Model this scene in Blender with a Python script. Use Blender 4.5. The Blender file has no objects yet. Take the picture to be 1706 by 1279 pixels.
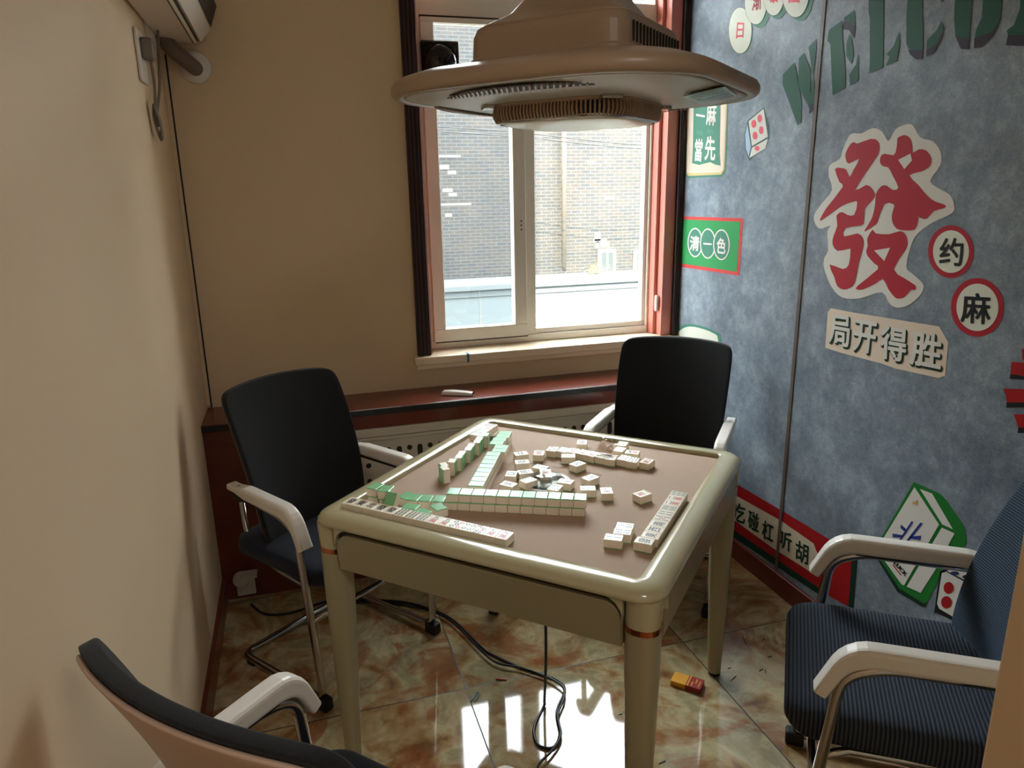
import bpy, bmesh, math, random
from mathutils import Vector, Matrix
from mathutils.geometry import delaunay_2d_cdt
random.seed(7)
SC = bpy.context.scene
COL = SC.collection
PI = math.pi

# ------------------------------------------------------------------ camera
W = 2.0897                                   # room width (left wall x=0, right wall x=W, window wall y=0)
CAM = Vector((0.374, -3.006, 1.5485))
FPX = 1204.6
RR = ((0.9565565, -0.2909756, -0.0182442), (0.0923094, 0.2429130, 0.9656460), (0.2765477, 0.9253791, -0.2592198))
cam_d = bpy.data.cameras.new('camera')
cam = bpy.data.objects.new('camera', cam_d)
COL.objects.link(cam)
cam_d.sensor_width = 36
cam_d.lens = FPX / 1706 * 36
cam_d.clip_start = 0.02
r_, u_, f_ = [Vector(v) for v in RR]
cam.matrix_world = Matrix.Translation(CAM) @ Matrix(((r_.x, u_.x, -f_.x), (r_.y, u_.y, -f_.y), (r_.z, u_.z, -f_.z))).to_4x4()
SC.camera = cam

# ------------------------------------------------------------------ light and exposure
SC.view_settings.view_transform = 'Standard'
SC.view_settings.look = 'None'
SC.view_settings.gamma = 1
SC.view_settings.use_curve_mapping = False
SC.view_settings.exposure = 1.78
SC.cycles.use_denoising = True
SC.cycles.max_bounces = 10
SC.cycles.diffuse_bounces = 6
SC.cycles.transparent_max_bounces = 12
wd = bpy.data.worlds.new('sky')
SC.world = wd
wd.use_nodes = True
bg = wd.node_tree.nodes['Background']
bg.inputs[0].default_value = (0.90, 0.96, 1.0, 1)
bg.inputs[1].default_value = 8.5
sun_d = bpy.data.lights.new('sun', 'SUN')
sun_d.energy = 8.5
sun_d.angle = 0.01
sun_d.color = (1.0, 0.88, 0.68)
sun = bpy.data.objects.new('sun', sun_d)
COL.objects.link(sun)
sun.rotation_euler = Vector((-0.30, -0.77, 0.56)).to_track_quat('Z', 'Y').to_euler()
por_d = bpy.data.lights.new('window_portal', 'AREA')
por_d.shape = 'RECTANGLE'; por_d.size = 1.12; por_d.size_y = 1.95
por_d.cycles.is_portal = True
por = bpy.data.objects.new('window_portal', por_d)
COL.objects.link(por)
por.location = (1.47, 0.16, 1.75)
por.rotation_euler = (-PI/2, 0, 0)

# ------------------------------------------------------------------ helpers
def ray(px, py):
    return r_ * ((px - 853) / FPX) + u_ * ((639.5 - py) / FPX) + f_
def at(px, py, z):
    d = ray(px, py); t = (z - CAM.z) / d.z; return CAM + d * t
def on_wall(px, py, x=W):
    d = ray(px, py); t = (x - CAM.x) / d.x; return CAM + d * t
def on_back(px, py, y):
    d = ray(px, py); t = (y - CAM.y) / d.y; return CAM + d * t

def lin(c):
    c = c / 255.0
    return c / 12.92 if c <= 0.04045 else ((c + 0.055) / 1.055) ** 2.4
def rgb(r, g, b): return (lin(r), lin(g), lin(b), 1)

def mat(name, col, rough=0.5, metal=0.0, spec=0.5, noise=0.0, nscale=20, bump=0.0, bscale=200, coat=0.0, sheen=0.0):
    m = bpy.data.materials.new(name); m.use_nodes = True
    nt = m.node_tree; b = nt.nodes['Principled BSDF']
    b.inputs['Roughness'].default_value = rough
    b.inputs['Metallic'].default_value = metal
    b.inputs['Specular IOR Level'].default_value = spec
    b.inputs['Coat Weight'].default_value = coat
    b.inputs['Sheen Weight'].default_value = sheen
    c = rgb(*col)
    b.inputs['Base Color'].default_value = c
    tc = nt.nodes.new('ShaderNodeTexCoord')
    n = nt.nodes.new('ShaderNodeTexNoise'); n.inputs['Scale'].default_value = nscale; n.inputs['Detail'].default_value = 5
    nt.links.new(tc.outputs['Object'], n.inputs['Vector'])
    mx = nt.nodes.new('ShaderNodeMix'); mx.data_type = 'RGBA'
    k = max(noise, 0.02)
    mx.inputs[6].default_value = tuple(v * (1 - k) for v in c[:3]) + (1,)
    mx.inputs[7].default_value = tuple(min(1, v * (1 + k)) for v in c[:3]) + (1,)
    nt.links.new(n.outputs['Fac'], mx.inputs[0]); nt.links.new(mx.outputs[2], b.inputs['Base Color'])
    if bump:
        n2 = nt.nodes.new('ShaderNodeTexNoise'); n2.inputs['Scale'].default_value = bscale
        nt.links.new(tc.outputs['Object'], n2.inputs['Vector'])
        bp = nt.nodes.new('ShaderNodeBump'); bp.inputs['Strength'].default_value = bump; bp.inputs['Distance'].default_value = 0.002
        nt.links.new(n2.outputs['Fac'], bp.inputs['Height']); nt.links.new(bp.outputs['Normal'], b.inputs['Normal'])
    return m

class NT:
    """small node-tree builder"""
    def __init__(s, name):
        s.m = bpy.data.materials.new(name); s.m.use_nodes = True; s.t = s.m.node_tree; s.b = s.t.nodes['Principled BSDF']
    def n(s, typ, **kw):
        nd = s.t.nodes.new(typ)
        for k, v in kw.items():
            if k.startswith('i_'):
                key = k[2:]; key = int(key) if key.isdigit() else key.replace('_', ' ')
                nd.inputs[key].default_value = v
            else: setattr(nd, k, v)
        return nd
    def l(s, a, b): s.t.links.new(a, b)
    def ramp(s, stops, src=None):
        r = s.n('ShaderNodeValToRGB'); e = r.color_ramp.elements
        while len(e) < len(stops): e.new(0.5)
        for k, (p, c) in enumerate(stops): e[k].position = p; e[k].color = c
        if src: s.l(src, r.inputs[0])
        return r

M = {}
M['wall'] = mat('painted_wall', (214, 191, 160), 0.75, noise=0.05, nscale=2.5, bump=0.15, bscale=60)
M['hall_wall'] = mat('hall_wall', (225, 215, 200), 0.8)
M['ceil'] = mat('ceiling_paint', (222, 212, 196), 0.8)
M['redwood'] = mat('red_brown_wood', (104, 42, 28), 0.28, noise=0.25, nscale=14, coat=0.2)
M['darkwood'] = mat('dark_purple_wood', (42, 24, 24), 0.35, noise=0.2, nscale=14)
M['blackedge'] = mat('black_edge_strip', (22, 20, 20), 0.35)
M['reveal'] = mat('pink_red_reveal', (206, 126, 112), 0.35, noise=0.08, nscale=4)
M['upvc'] = mat('window_frame_plastic', (232, 226, 216), 0.35)
M['sill'] = mat('sill_stone', (226, 208, 182), 0.3, noise=0.05)
M['rubber'] = mat('black_rubber', (18, 18, 19), 0.6)
M['white'] = mat('white_plastic', (214, 208, 200), 0.4, noise=0.03, nscale=6)
M['arm'] = mat('armrest_white_plastic', (226, 220, 212), 0.38, noise=0.04, nscale=8)
M['grille'] = mat('radiator_cover_white', (205, 196, 180), 0.45)
M['blackplastic'] = mat('glossy_black_plastic', (14, 14, 15), 0.12)
M['chrome'] = mat('chrome', (190, 188, 186), 0.14, metal=1.0)
M['bronze'] = mat('copper_ring', (196, 120, 82), 0.2, metal=1.0)
M['fabric'] = mat('charcoal_fabric', (30, 31, 33), 0.9, noise=0.12, nscale=300, bump=0.5, bscale=700, sheen=0.1, spec=0.2)
M['seatfab'] = mat('navy_seat_fabric', (32, 37, 50), 0.9, noise=0.12, nscale=300, bump=0.5, bscale=700, sheen=0.1, spec=0.2)
M['shell'] = mat('beige_grey_shell', (190, 164, 146), 0.45)
M['rim'] = mat('champagne_rim', (182, 174, 140), 0.18, noise=0.04, nscale=3, coat=0.6)
M['apron'] = mat('champagne_apron', (150, 140, 108), 0.3, noise=0.03, nscale=3, coat=0.2)
M['leg'] = mat('champagne_leg', (158, 150, 118), 0.3, noise=0.03, coat=0.2)
M['felt'] = mat('taupe_table_mat', (178, 152, 132), 0.75, noise=0.03, nscale=30, spec=0.25, bump=0.2, bscale=900)
M['ivory'] = mat('ivory_tile', (244, 234, 216), 0.3)
M['mint'] = mat('mint_tile_back', (138, 206, 154), 0.22)
M['hood'] = mat('hood_beige_plastic', (164, 142, 120), 0.35, noise=0.03, nscale=3)
M['hoodunder'] = mat('hood_underside', (196, 192, 184), 0.4)
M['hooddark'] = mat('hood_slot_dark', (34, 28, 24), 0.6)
M['lens'] = mat('lamp_lens_white', (236, 230, 214), 0.3)
M['film'] = mat('grey_blue_sticker', (146, 148, 152), 0.25, noise=0.3, nscale=60)
M['film2'] = mat('sticker_print', (70, 74, 84), 0.3)
M['cable'] = mat('black_cable', (16, 15, 15), 0.4)
M['greycable'] = mat('grey_cable', (120, 112, 100), 0.5)
M['acwhite'] = mat('air_conditioner_plastic', (214, 200, 184), 0.4)
M['foam'] = mat('pipe_wrap', (112, 98, 84), 0.8, noise=0.15, nscale=60)
M['pack'] = mat('yellow_card', (226, 160, 30), 0.35, noise=0.1, nscale=40)
M['packred'] = mat('red_print', (150, 34, 24), 0.35)
M['teal'] = mat('teal_tape', (30, 110, 124), 0.4)
M['rust'] = mat('orange_scrap', (168, 70, 40), 0.5)
M['dkdebris'] = mat('dark_scrap', (50, 36, 28), 0.7)
M['tan'] = mat('tan_card', (206, 172, 146), 0.55)
# print colours on the mural
for k, c in dict(p_red=(176, 34, 52), p_red2=(164, 22, 26), p_white=(218, 216, 210), p_cream=(222, 206, 188), p_black=(26, 28, 34), p_green=(20, 84, 66),
                 p_green2=(44, 150, 84), p_dkgreen=(16, 52, 38), p_teal=(70, 132, 112), p_ltteal=(92, 158, 140), p_pink=(226, 92, 104), p_blue=(40, 60, 140), p_dkblue=(34, 52, 96), p_lgreen=(30, 118, 46),
                 p_orange=(206, 160, 90), p_dkpurple=(44, 36, 54), p_lblue=(170, 196, 222), p_signred=(214, 66, 66), p_gold=(206, 186, 130), p_banner=(206, 192, 168), p_disc=(222, 226, 212), p_outline=(58, 96, 92)).items():
    M[k] = mat('print_' + k[2:], c, 0.55, spec=0.3)
for k, c in dict(k_black=(34, 32, 30), k_red=(196, 50, 50), k_green=(50, 90, 60)).items():
    M[k] = mat('tile_ink_' + k[2:], c, 0.4)

def glass(name, tint=(1, 1, 1), refl=0.06, rough=0.02):
    m = bpy.data.materials.new(name); m.use_nodes = True; t = m.node_tree
    t.nodes.remove(t.nodes['Principled BSDF'])
    tr = t.nodes.new('ShaderNodeBsdfTransparent'); tr.inputs[0].default_value = tint + (1,)
    gl = t.nodes.new('ShaderNodeBsdfGlossy'); gl.inputs['Roughness'].default_value = rough
    lw = t.nodes.new('ShaderNodeLayerWeight'); lw.inputs[0].default_value = 0.25
    ad = t.nodes.new('ShaderNodeMath'); ad.operation = 'MULTIPLY_ADD'; ad.inputs[1].default_value = 0.5; ad.inputs[2].default_value = refl
    t.links.new(lw.outputs['Fresnel'], ad.inputs[0])
    mx = t.nodes.new('ShaderNodeMixShader')
    t.links.new(ad.outputs[0], mx.inputs[0]); t.links.new(tr.outputs[0], mx.inputs[1]); t.links.new(gl.outputs[0], mx.inputs[2])
    t.links.new(mx.outputs[0], t.nodes['Material Output'].inputs[0])
    return m
M['glass'] = glass('window_glass', (0.97, 0.99, 0.98), 0.03)
M['dome'] = glass('clear_dome', (0.94, 0.96, 0.94), 0.03)
M['wrap'] = glass('clear_plastic_wrap', (0.9, 0.84, 0.78), 0.12, 0.1)

def concrete():
    k = NT('mural_concrete_print'); tc = k.n('ShaderNodeTexCoord')
    a = k.n('ShaderNodeTexNoise', i_Scale=1.5, i_Detail=8.0, i_Roughness=0.65, i_Distortion=0.0)
    b = k.n('ShaderNodeTexNoise', i_Scale=9.0, i_Detail=12.0, i_Roughness=0.82, i_Distortion=0.0)
    c = k.n('ShaderNodeTexNoise', i_Scale=160.0, i_Detail=3.0, i_Roughness=0.8)
    for q in (a, b, c): k.l(tc.outputs['Object'], q.inputs['Vector'])
    ra = k.ramp([(0.3, rgb(96, 112, 128)), (0.5, rgb(130, 143, 156)), (0.7, rgb(154, 166, 174))], a.outputs['Fac'])
    rb = k.ramp([(0.36, rgb(78, 90, 106)), (0.5, rgb(126, 138, 152)), (0.64, rgb(178, 192, 202))], b.outputs['Fac'])
    rc = k.ramp([(0.3, (0.72, 0.72, 0.72, 1)), (0.7, (1.2, 1.2, 1.2, 1))], c.outputs['Fac'])
    m1 = k.n('ShaderNodeMix', data_type='RGBA', i_0=0.5); k.l(ra.outputs[0], m1.inputs[6]); k.l(rb.outputs[0], m1.inputs[7])
    m2 = k.n('ShaderNodeMix', data_type='RGBA', blend_type='MULTIPLY', i_0=0.8); k.l(m1.outputs[2], m2.inputs[6]); k.l(rc.outputs[0], m2.inputs[7])
    k.l(m2.outputs[2], k.b.inputs['Base Color']); k.b.inputs['Roughness'].default_value = 0.5; k.b.inputs['Specular IOR Level'].default_value = 0.35
    return k.m
M['concrete'] = concrete()

def marble():
    k = NT('polished_marble_tiles'); tc = k.n('ShaderNodeTexCoord')
    off = k.n('ShaderNodeVectorMath', operation='SUBTRACT', i_1=(0.785, -1.045, 0)); k.l(tc.outputs['Object'], off.inputs[0])
    sc = k.n('ShaderNodeVectorMath', operation='SCALE'); sc.inputs['Scale'].default_value = 1 / 0.785; k.l(off.outputs[0], sc.inputs[0])
    fl = k.n('ShaderNodeVectorMath', operation='FLOOR'); k.l(sc.outputs[0], fl.inputs[0])
    wn = k.n('ShaderNodeTexWhiteNoise'); k.l(fl.outputs[0], wn.inputs['Vector'])
    m10 = k.n('ShaderNodeVectorMath', operation='SCALE'); m10.inputs['Scale'].default_value = 20; k.l(wn.outputs['Color'], m10.inputs[0])
    ad = k.n('ShaderNodeVectorMath', operation='ADD'); k.l(tc.outputs['Object'], ad.inputs[0]); k.l(m10.outputs[0], ad.inputs[1])
    a = k.n('ShaderNodeTexNoise', i_Scale=3.2, i_Detail=9.0, i_Roughness=0.55, i_Distortion=2.2)
    b = k.n('ShaderNodeTexNoise', i_Scale=2.3, i_Detail=8.0, i_Roughness=0.6, i_Distortion=3.0)
    c = k.n('ShaderNodeTexNoise', i_Scale=9.0, i_Detail=10.0, i_Roughness=0.7, i_Distortion=2.0)
    for q in (a, c): k.l(ad.outputs[0], q.inputs['Vector'])
    ad2 = k.n('ShaderNodeVectorMath', operation='ADD', i_1=(5.3, 1.7, 3.1)); k.l(ad.outputs[0], ad2.inputs[0]); k.l(ad2.outputs[0], b.inputs['Vector'])
    ra = k.ramp([(0.32, rgb(128, 92, 60)), (0.43, rgb(172, 142, 100)), (0.52, rgb(190, 174, 138)), (0.62, rgb(158, 146, 112)), (0.75, rgb(196, 186, 156))], a.outputs['Fac'])
    rb = k.ramp([(0.5, (0, 0, 0, 1)), (0.62, (1, 1, 1, 1))], b.outputs['Fac'])
    mx = k.n('ShaderNodeMix', data_type='RGBA'); mx.inputs[7].default_value = rgb(146, 86, 50)
    mu = k.n('ShaderNodeMath', operation='MULTIPLY', i_1=0.75); k.l(rb.outputs[0], mu.inputs[0])
    k.l(mu.outputs[0], mx.inputs[0]); k.l(ra.outputs[0], mx.inputs[6])
    rc = k.ramp([(0.35, (0.7, 0.66, 0.6, 1)), (0.6, (1.05, 1.05, 1.02, 1))], c.outputs['Fac'])
    m2 = k.n('ShaderNodeMix', data_type='RGBA', blend_type='MULTIPLY', i_0=0.7); k.l(mx.outputs[2], m2.inputs[6]); k.l(rc.outputs[0], m2.inputs[7])
    # grout
    fr = k.n('ShaderNodeVectorMath', operation='FRACTION'); k.l(sc.outputs[0], fr.inputs[0])
    sp = k.n('ShaderNodeSeparateXYZ'); k.l(fr.outputs[0], sp.inputs[0])
    g = None
    for ax in (0, 1):
        mn = k.n('ShaderNodeMath', operation='PINGPONG', i_1=0.5); k.l(sp.outputs[ax], mn.inputs[0])
        lt = k.n('ShaderNodeMath', operation='LESS_THAN', i_1=0.0028); k.l(mn.outputs[0], lt.inputs[0])
        if g is None: g = lt
        else:
            mm = k.n('ShaderNodeMath', operation='MAXIMUM'); k.l(g.outputs[0], mm.inputs[0]); k.l(lt.outputs[0], mm.inputs[1]); g = mm
    m3 = k.n('ShaderNodeMix', data_type='RGBA'); m3.inputs[7].default_value = rgb(52, 40, 28)
    k.l(g.outputs[0], m3.inputs[0]); k.l(m2.outputs[2], m3.inputs[6])
    k.l(m3.outputs[2], k.b.inputs['Base Color'])
    rg = k.n('ShaderNodeMapRange'); rg.inputs[3].default_value = 0.05; rg.inputs[4].default_value = 0.5
    k.l(g.outputs[0], rg.inputs[0]); k.l(rg.outputs[0], k.b.inputs['Roughness'])
    k.b.inputs['Specular IOR Level'].default_value = 0.6
    return k.m
M['marble'] = marble()

def bricks(name, c1, c2, mortar):
    k = NT(name); tc = k.n('ShaderNodeTexCoord')
    sp = k.n('ShaderNodeSeparateXYZ'); k.l(tc.outputs['Object'], sp.inputs[0])
    cb = k.n('ShaderNodeCombineXYZ'); k.l(sp.outputs[0], cb.inputs[0]); k.l(sp.outputs[2], cb.inputs[1])
    b = k.n('ShaderNodeTexBrick', i_Scale=1.0, i_Mortar_Size=0.0045, i_Brick_Width=0.15, i_Row_Height=0.046, i_Mortar_Smooth=0.1, i_Bias=0.0)
    b.inputs['Color1'].default_value = rgb(*c1); b.inputs['Color2'].default_value = rgb(*c2); b.inputs['Mortar'].default_value = rgb(*mortar)
    k.l(cb.outputs[0], b.inputs['Vector'])
    n = k.n('ShaderNodeTexNoise', i_Scale=1.4, i_Detail=6.0, i_Roughness=0.7); k.l(tc.outputs['Object'], n.inputs['Vector'])
    r = k.ramp([(0.35, (0.8, 0.8, 0.8, 1)), (0.7, (1.15, 1.12, 1.1, 1))], n.outputs['Fac'])
    m2 = k.n('ShaderNodeMix', data_type='RGBA', blend_type='MULTIPLY', i_0=1.0); k.l(b.outputs['Color'], m2.inputs[6]); k.l(r.outputs[0], m2.inputs[7])
    k.l(m2.outputs[2], k.b.inputs['Base Color']); k.b.inputs['Roughness'].default_value = 0.9
    return k.m
M['brick'] = bricks('weathered_grey_brown_brick', (44, 46, 48), (56, 52, 48), (74, 73, 71))
M['panel'] = mat('pale_cladding', (84, 92, 94), 0.7, noise=0.05, nscale=3)
M['roofpale'] = mat('pale_roof_sheet', (80, 86, 87), 0.7)
M['ground'] = mat('yard_concrete', (84, 82, 78), 0.9, noise=0.1, nscale=3)
M['pipe'] = mat('pale_drain_pipe', (92, 86, 78), 0.5)
M['leafy'] = mat('dry_yellow_leaves', (170, 160, 80), 0.7, noise=0.2, nscale=40)

def ribbed(name, c1, c2, period=0.006, axis=0, rough=0.85):
    k = NT(name); tc = k.n('ShaderNodeTexCoord'); sp = k.n('ShaderNodeSeparateXYZ'); k.l(tc.outputs['Object'], sp.inputs[0])
    mu = k.n('ShaderNodeMath', operation='MULTIPLY', i_1=2 * PI / period); k.l(sp.outputs[axis], mu.inputs[0])
    si = k.n('ShaderNodeMath', operation='SINE'); k.l(mu.outputs[0], si.inputs[0])
    ma = k.n('ShaderNodeMapRange', i_1=-1.0); k.l(si.outputs[0], ma.inputs[0])
    mx = k.n('ShaderNodeMix', data_type='RGBA'); mx.inputs[6].default_value = rgb(*c1); mx.inputs[7].default_value = rgb(*c2)
    k.l(ma.outputs[0], mx.inputs[0]); k.l(mx.outputs[2], k.b.inputs['Base Color'])
    bp = k.n('ShaderNodeBump', i_Strength=0.6, i_Distance=0.0015); k.l(ma.outputs[0], bp.inputs['Height']); k.l(bp.outputs['Normal'], k.b.inputs['Normal'])
    k.b.inputs['Roughness'].default_value = rough; k.b.inputs['Specular IOR Level'].default_value = 0.25
    return k.m
M['ribseat'] = ribbed('ribbed_navy_mesh', (24, 27, 33), (66, 74, 88), 0.0085, 1)
M['ribback'] = ribbed('ribbed_blue_mesh_back', (28, 36, 48), (70, 88, 108), 0.006, 2)
M['darktrim'] = ribbed('fluted_dark_trim', (30, 18, 18), (66, 42, 42), 0.016, 0, 0.35)

# ---- mesh helpers
def link(name, bm, m, parent=None, smooth=False, bevel=0.0, seg=2):
    me = bpy.data.meshes.new(name); bmesh.ops.recalc_face_normals(bm, faces=bm.faces); bm.to_mesh(me); bm.free()
    ms = m if isinstance(m, (list, tuple)) else [m]
    for q in ms: me.materials.append(M[q] if isinstance(q, str) else q)
    o = bpy.data.objects.new(name, me); COL.objects.link(o)
    if parent: o.parent = parent
    if smooth:
        for p in me.polygons: p.use_smooth = True
    if bevel:
        md = o.modifiers.new('bevel', 'BEVEL'); md.width = bevel; md.segments = seg; md.limit_method = 'ANGLE'; md.angle_limit = 0.6
    return o
def tag(o, label=None, cat=None, group=None, kind=None):
    if label: o['label'] = label
    if cat: o['category'] = cat
    if group: o['group'] = group
    if kind: o['kind'] = kind
    return o
def empty(name, loc=(0, 0, 0), rz=0, label=None, cat=None, group=None):
    o = bpy.data.objects.new(name, None); COL.objects.link(o); o.location = loc; o.rotation_euler = (0, 0, rz); o.empty_display_size = 0.05
    return tag(o, label, cat, group)
def box(bm, lo, hi, mi=0, mtx=None):
    vs = [bm.verts.new(Vector((x, y, z))) for z in (lo[2], hi[2]) for y in (lo[1], hi[1]) for x in (lo[0], hi[0])]
    if mtx: 
        for v in vs: v.co = mtx @ v.co
    for q in ((0, 2, 3, 1), (4, 5, 7, 6), (0, 1, 5, 4), (2, 6, 7, 3), (0, 4, 6, 2), (1, 3, 7, 5)):
        f = bm.faces.new([vs[i] for i in q]); f.material_index = mi
    return vs
def struct(name, lo, hi, m, parent=None, bevel=0.0):
    bm = bmesh.new(); box(bm, lo, hi); o = link(name, bm, m, parent, bevel=bevel)
    if not parent: o['kind'] = 'structure'
    return o
def boxes(name, lst, m, parent=None, bevel=0.0):
    bm = bmesh.new()
    for b in lst: box(bm, b[0], b[1])
    return link(name, bm, m, parent, bevel=bevel)
def loft(bm, rings, closed=False, caps=True, mi=0):
    rv = [[bm.verts.new(p) for p in r] for r in rings]
    n = len(rings[0]); R = len(rv)
    for i in range(R if closed else R - 1):
        a, b = rv[i], rv[(i + 1) % R]
        for j in range(n):
            f = bm.faces.new((a[j], a[(j + 1) % n], b[(j + 1) % n], b[j])); f.material_index = mi
    if caps and not closed:
        bm.faces.new(rv[0][::-1]).material_index = mi; bm.faces.new(rv[-1]).material_index = mi
    return rv
def frames(pts, closed=False):
    n = len(pts); out = []; up = None
    for i in range(n):
        a = pts[i - 1] if (i > 0 or closed) else pts[i]; b = pts[(i + 1) % n] if (i < n - 1 or closed) else pts[i]
        t = (b - a).normalized()
        if up is None:
            up = Vector((0, 0, 1)) if abs(t.z) < 0.9 else Vector((1, 0, 0))
        s = t.cross(up).normalized(); up = s.cross(t).normalized()
        out.append((t, s, up))
    return out
def tube(bm, pts, r, n=10, closed=False, mi=0):
    pts = [Vector(p) for p in pts]; rings = []
    for i, (t, s, u) in enumerate(frames(pts, closed)):
        rr = r[i] if isinstance(r, (list, tuple)) else r
        rings.append([pts[i] + (s * math.cos(2 * PI * j / n) + u * math.sin(2 * PI * j / n)) * rr for j in range(n)])
    loft(bm, rings, closed, mi=mi)
def catmull(pts, k=6, closed=False):
    pts = [Vector(p) for p in pts]; n = len(pts); out = []
    rng = range(n) if closed else range(n - 1)
    for i in rng:
        g = (lambda j: pts[j % n]) if closed else (lambda j: pts[min(max(j, 0), n - 1)])
        p0, p1, p2, p3 = g(i - 1), g(i), g(i + 1), g(i + 2)
        for s in range(k):
            t = s / k
            out.append(0.5 * ((2 * p1) + (p2 - p0) * t + (2 * p0 - 5 * p1 + 4 * p2 - p3) * t * t + (3 * p1 - p0 - 3 * p2 + p3) * t ** 3))
    if not closed: out.append(pts[-1])
    return out
def rounded_path(pts, r, k=6):
    pts = [Vector(p) for p in pts]; out = [pts[0]]
    for i in range(1, len(pts) - 1):
        a, b, c = pts[i - 1], pts[i], pts[i + 1]
        rr = min(r, (a - b).length * 0.48, (c - b).length * 0.48)
        p, q = b + (a - b).normalized() * rr, b + (c - b).normalized() * rr
        for s in range(k + 1):
            t = s / k; out.append(p * (1 - t) ** 2 + b * 2 * t * (1 - t) + q * t * t)
    out.append(pts[-1]); return out
def rrect(h, r, k=8, hy=None):
    hy = hy or h; out = []
    for (cx, cy, a0) in ((h - r, hy - r, 0), (-h + r, hy - r, PI / 2), (-h + r, -hy + r, PI), (h - r, -hy + r, 1.5 * PI)):
        for s in range(k + 1):
            a = a0 + s * PI / 2 / k; out.append((cx + r * math.cos(a), cy + r * math.sin(a)))
    return out
def ring_stack(bm, prof, k=8, closed=False, caps=True):
    """prof: list of (half, corner radius, z)"""
    loft(bm, [[Vector((x, y, z)) for x, y in rrect(h, max(r, 0.001), k)] for h, r, z in prof], closed, caps)
def lathe(bm, prof, n=32, c=(0, 0), caps=True):
    loft(bm, [[Vector((c[0] + r * math.cos(2 * PI * j / n), c[1] + r * math.sin(2 * PI * j / n), z)) for j in range(n)] for r, z in prof], caps=caps)
def prism(bm, pts3, off, mi=0):
    """polygon (3D points) extruded by vector off"""
    a = [bm.verts.new(Vector(p)) for p in pts3]; b = [bm.verts.new(Vector(p) + off) for p in pts3]
    fa = bm.faces.new(a); fb = bm.faces.new(b[::-1]); fs = [fa, fb]
    n = len(a)
    for i in range(n): fs.append(bm.faces.new((a[i], b[i], b[(i + 1) % n], a[(i + 1) % n])))
    for f in fs: f.material_index = mi
    bmesh.ops.triangulate(bm, faces=[fa, fb])

GL = {}
def glyph(ch, bold=0.0):
    """outline faces of a character in a 0..1 box"""
    key = (ch, bold)
    if key in GL: return GL[key]
    c = bpy.data.curves.new('g', 'FONT'); c.body = ch; c.resolution_u = 3
    o = bpy.data.objects.new('g', c); COL.objects.link(o)
    bpy.context.view_layer.update()
    base = bpy.data.meshes.new_from_object(o.evaluated_get(bpy.context.evaluated_depsgraph_get()))
    xs = [v.co.x for v in base.vertices]; ys = [v.co.y for v in base.vertices]
    x0, x1, y0, y1 = min(xs), max(xs), min(ys), max(ys)
    bpy.data.meshes.remove(base)
    if bold:
        c.offset = bold; bpy.context.view_layer.update()
    me = bpy.data.meshes.new_from_object(o.evaluated_get(bpy.context.evaluated_depsgraph_get()))
    dx, dy = max(x1 - x0, 0.3), max(y1 - y0, 0.12)
    vs = [((v.co.x - x0) / dx, (v.co.y - y0) / dy) for v in me.vertices]; fs = [tuple(p.vertices) for p in me.polygons]
    bpy.data.meshes.remove(me); bpy.data.objects.remove(o); bpy.data.curves.remove(c)
    GL[key] = (vs, fs); return GL[key]
def glyph_on(bm, ch, fn, bold=0.0, mi=0, lift=None):
    """bold strokes come from a ring of slightly shifted copies of the outline faces"""
    vs, fs = glyph(ch)
    ks = 8 if bold > 0.04 else 6
    sh = [(0, 0)] + ([(bold * math.cos(2 * PI * k / ks), bold * math.sin(2 * PI * k / ks)) for k in range(ks)] if bold else [])
    for k, (du, dv) in enumerate(sh):
        nv = [bm.verts.new(fn(u + du, v + dv)) for u, v in vs]
        ofs = Vector((0, 0, 0.000012 * k)) if lift is None else lift * k
        for v_ in nv: v_.co += ofs
        for f in fs: bm.faces.new([nv[i] for i in f]).material_index = mi

# ================================================================== SETTING
struct('floor', (-0.12, -4.3, -0.1), (3.2, 0.12, 0.0), 'marble')
struct('ceiling', (-0.12, -4.3, 2.75), (3.2, 0.35, 2.85), 'ceil')
struct('wall_left', (-0.12, -4.3, 0.0), (0.0, 0.35, 2.75), 'wall')
struct('wall_right', (W, -2.62, 0.0), (W + 0.12, 0.35, 2.75), 'concrete')
WL, WR, WB, WT = 0.905, 2.062, 0.872, 2.62       # window opening
bm = bmesh.new()
box(bm, (0.0, 0.0, 0.0), (WL, 0.3, 2.75)); box(bm, (WL, 0.0, 0.0), (W, 0.3, WB - 0.03)); box(bm, (WL, 0.0, WT), (W, 0.3, 2.75))
box(bm, (WR, 0.0, WB - 0.03), (W, 0.3, WT))
tag(link('wall_back', bm, 'wall'), kind='structure')
struct('wall_front', (1.078, -2.60, 0.0), (W, -2.50, 2.75), 'wall', bevel=0.004)
bm = bmesh.new(); box(bm, (3.08, -4.3, 0.0), (3.2, -2.5, 2.75)); box(bm, (W + 0.12, -2.62, 0), (3.08, -2.5, 2.75)); box(bm, (-0.12, -4.42, 0), (3.2, -4.3, 2.75))
tag(link('wall_hall', bm, 'hall_wall'), kind='structure')
hl = bpy.data.lights.new('hall_lamp', 'AREA'); hl.size = 0.6; hl.energy = 5; hl.color = (1.0, 0.97, 0.93)
hlo = bpy.data.objects.new('hall_lamp', hl); COL.objects.link(hlo); hlo.location = (1.1, -3.6, 2.70)
# baseboards
struct('baseboard_left', (0.0, -2.5, 0.0), (0.014, -0.2355, 0.10), 'redwood', bevel=0.003)
struct('baseboard_right', (W - 0.016, -2.5, 0.0), (W, -0.2355, 0.085), 'redwood', bevel=0.003)
struct('trim_1', (W - 0.003, -0.861, 0.09), (W - 0.0005, -0.845, 2.75), mat('seam_strip_brown_grey', (96, 84, 78), 0.5))
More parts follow.
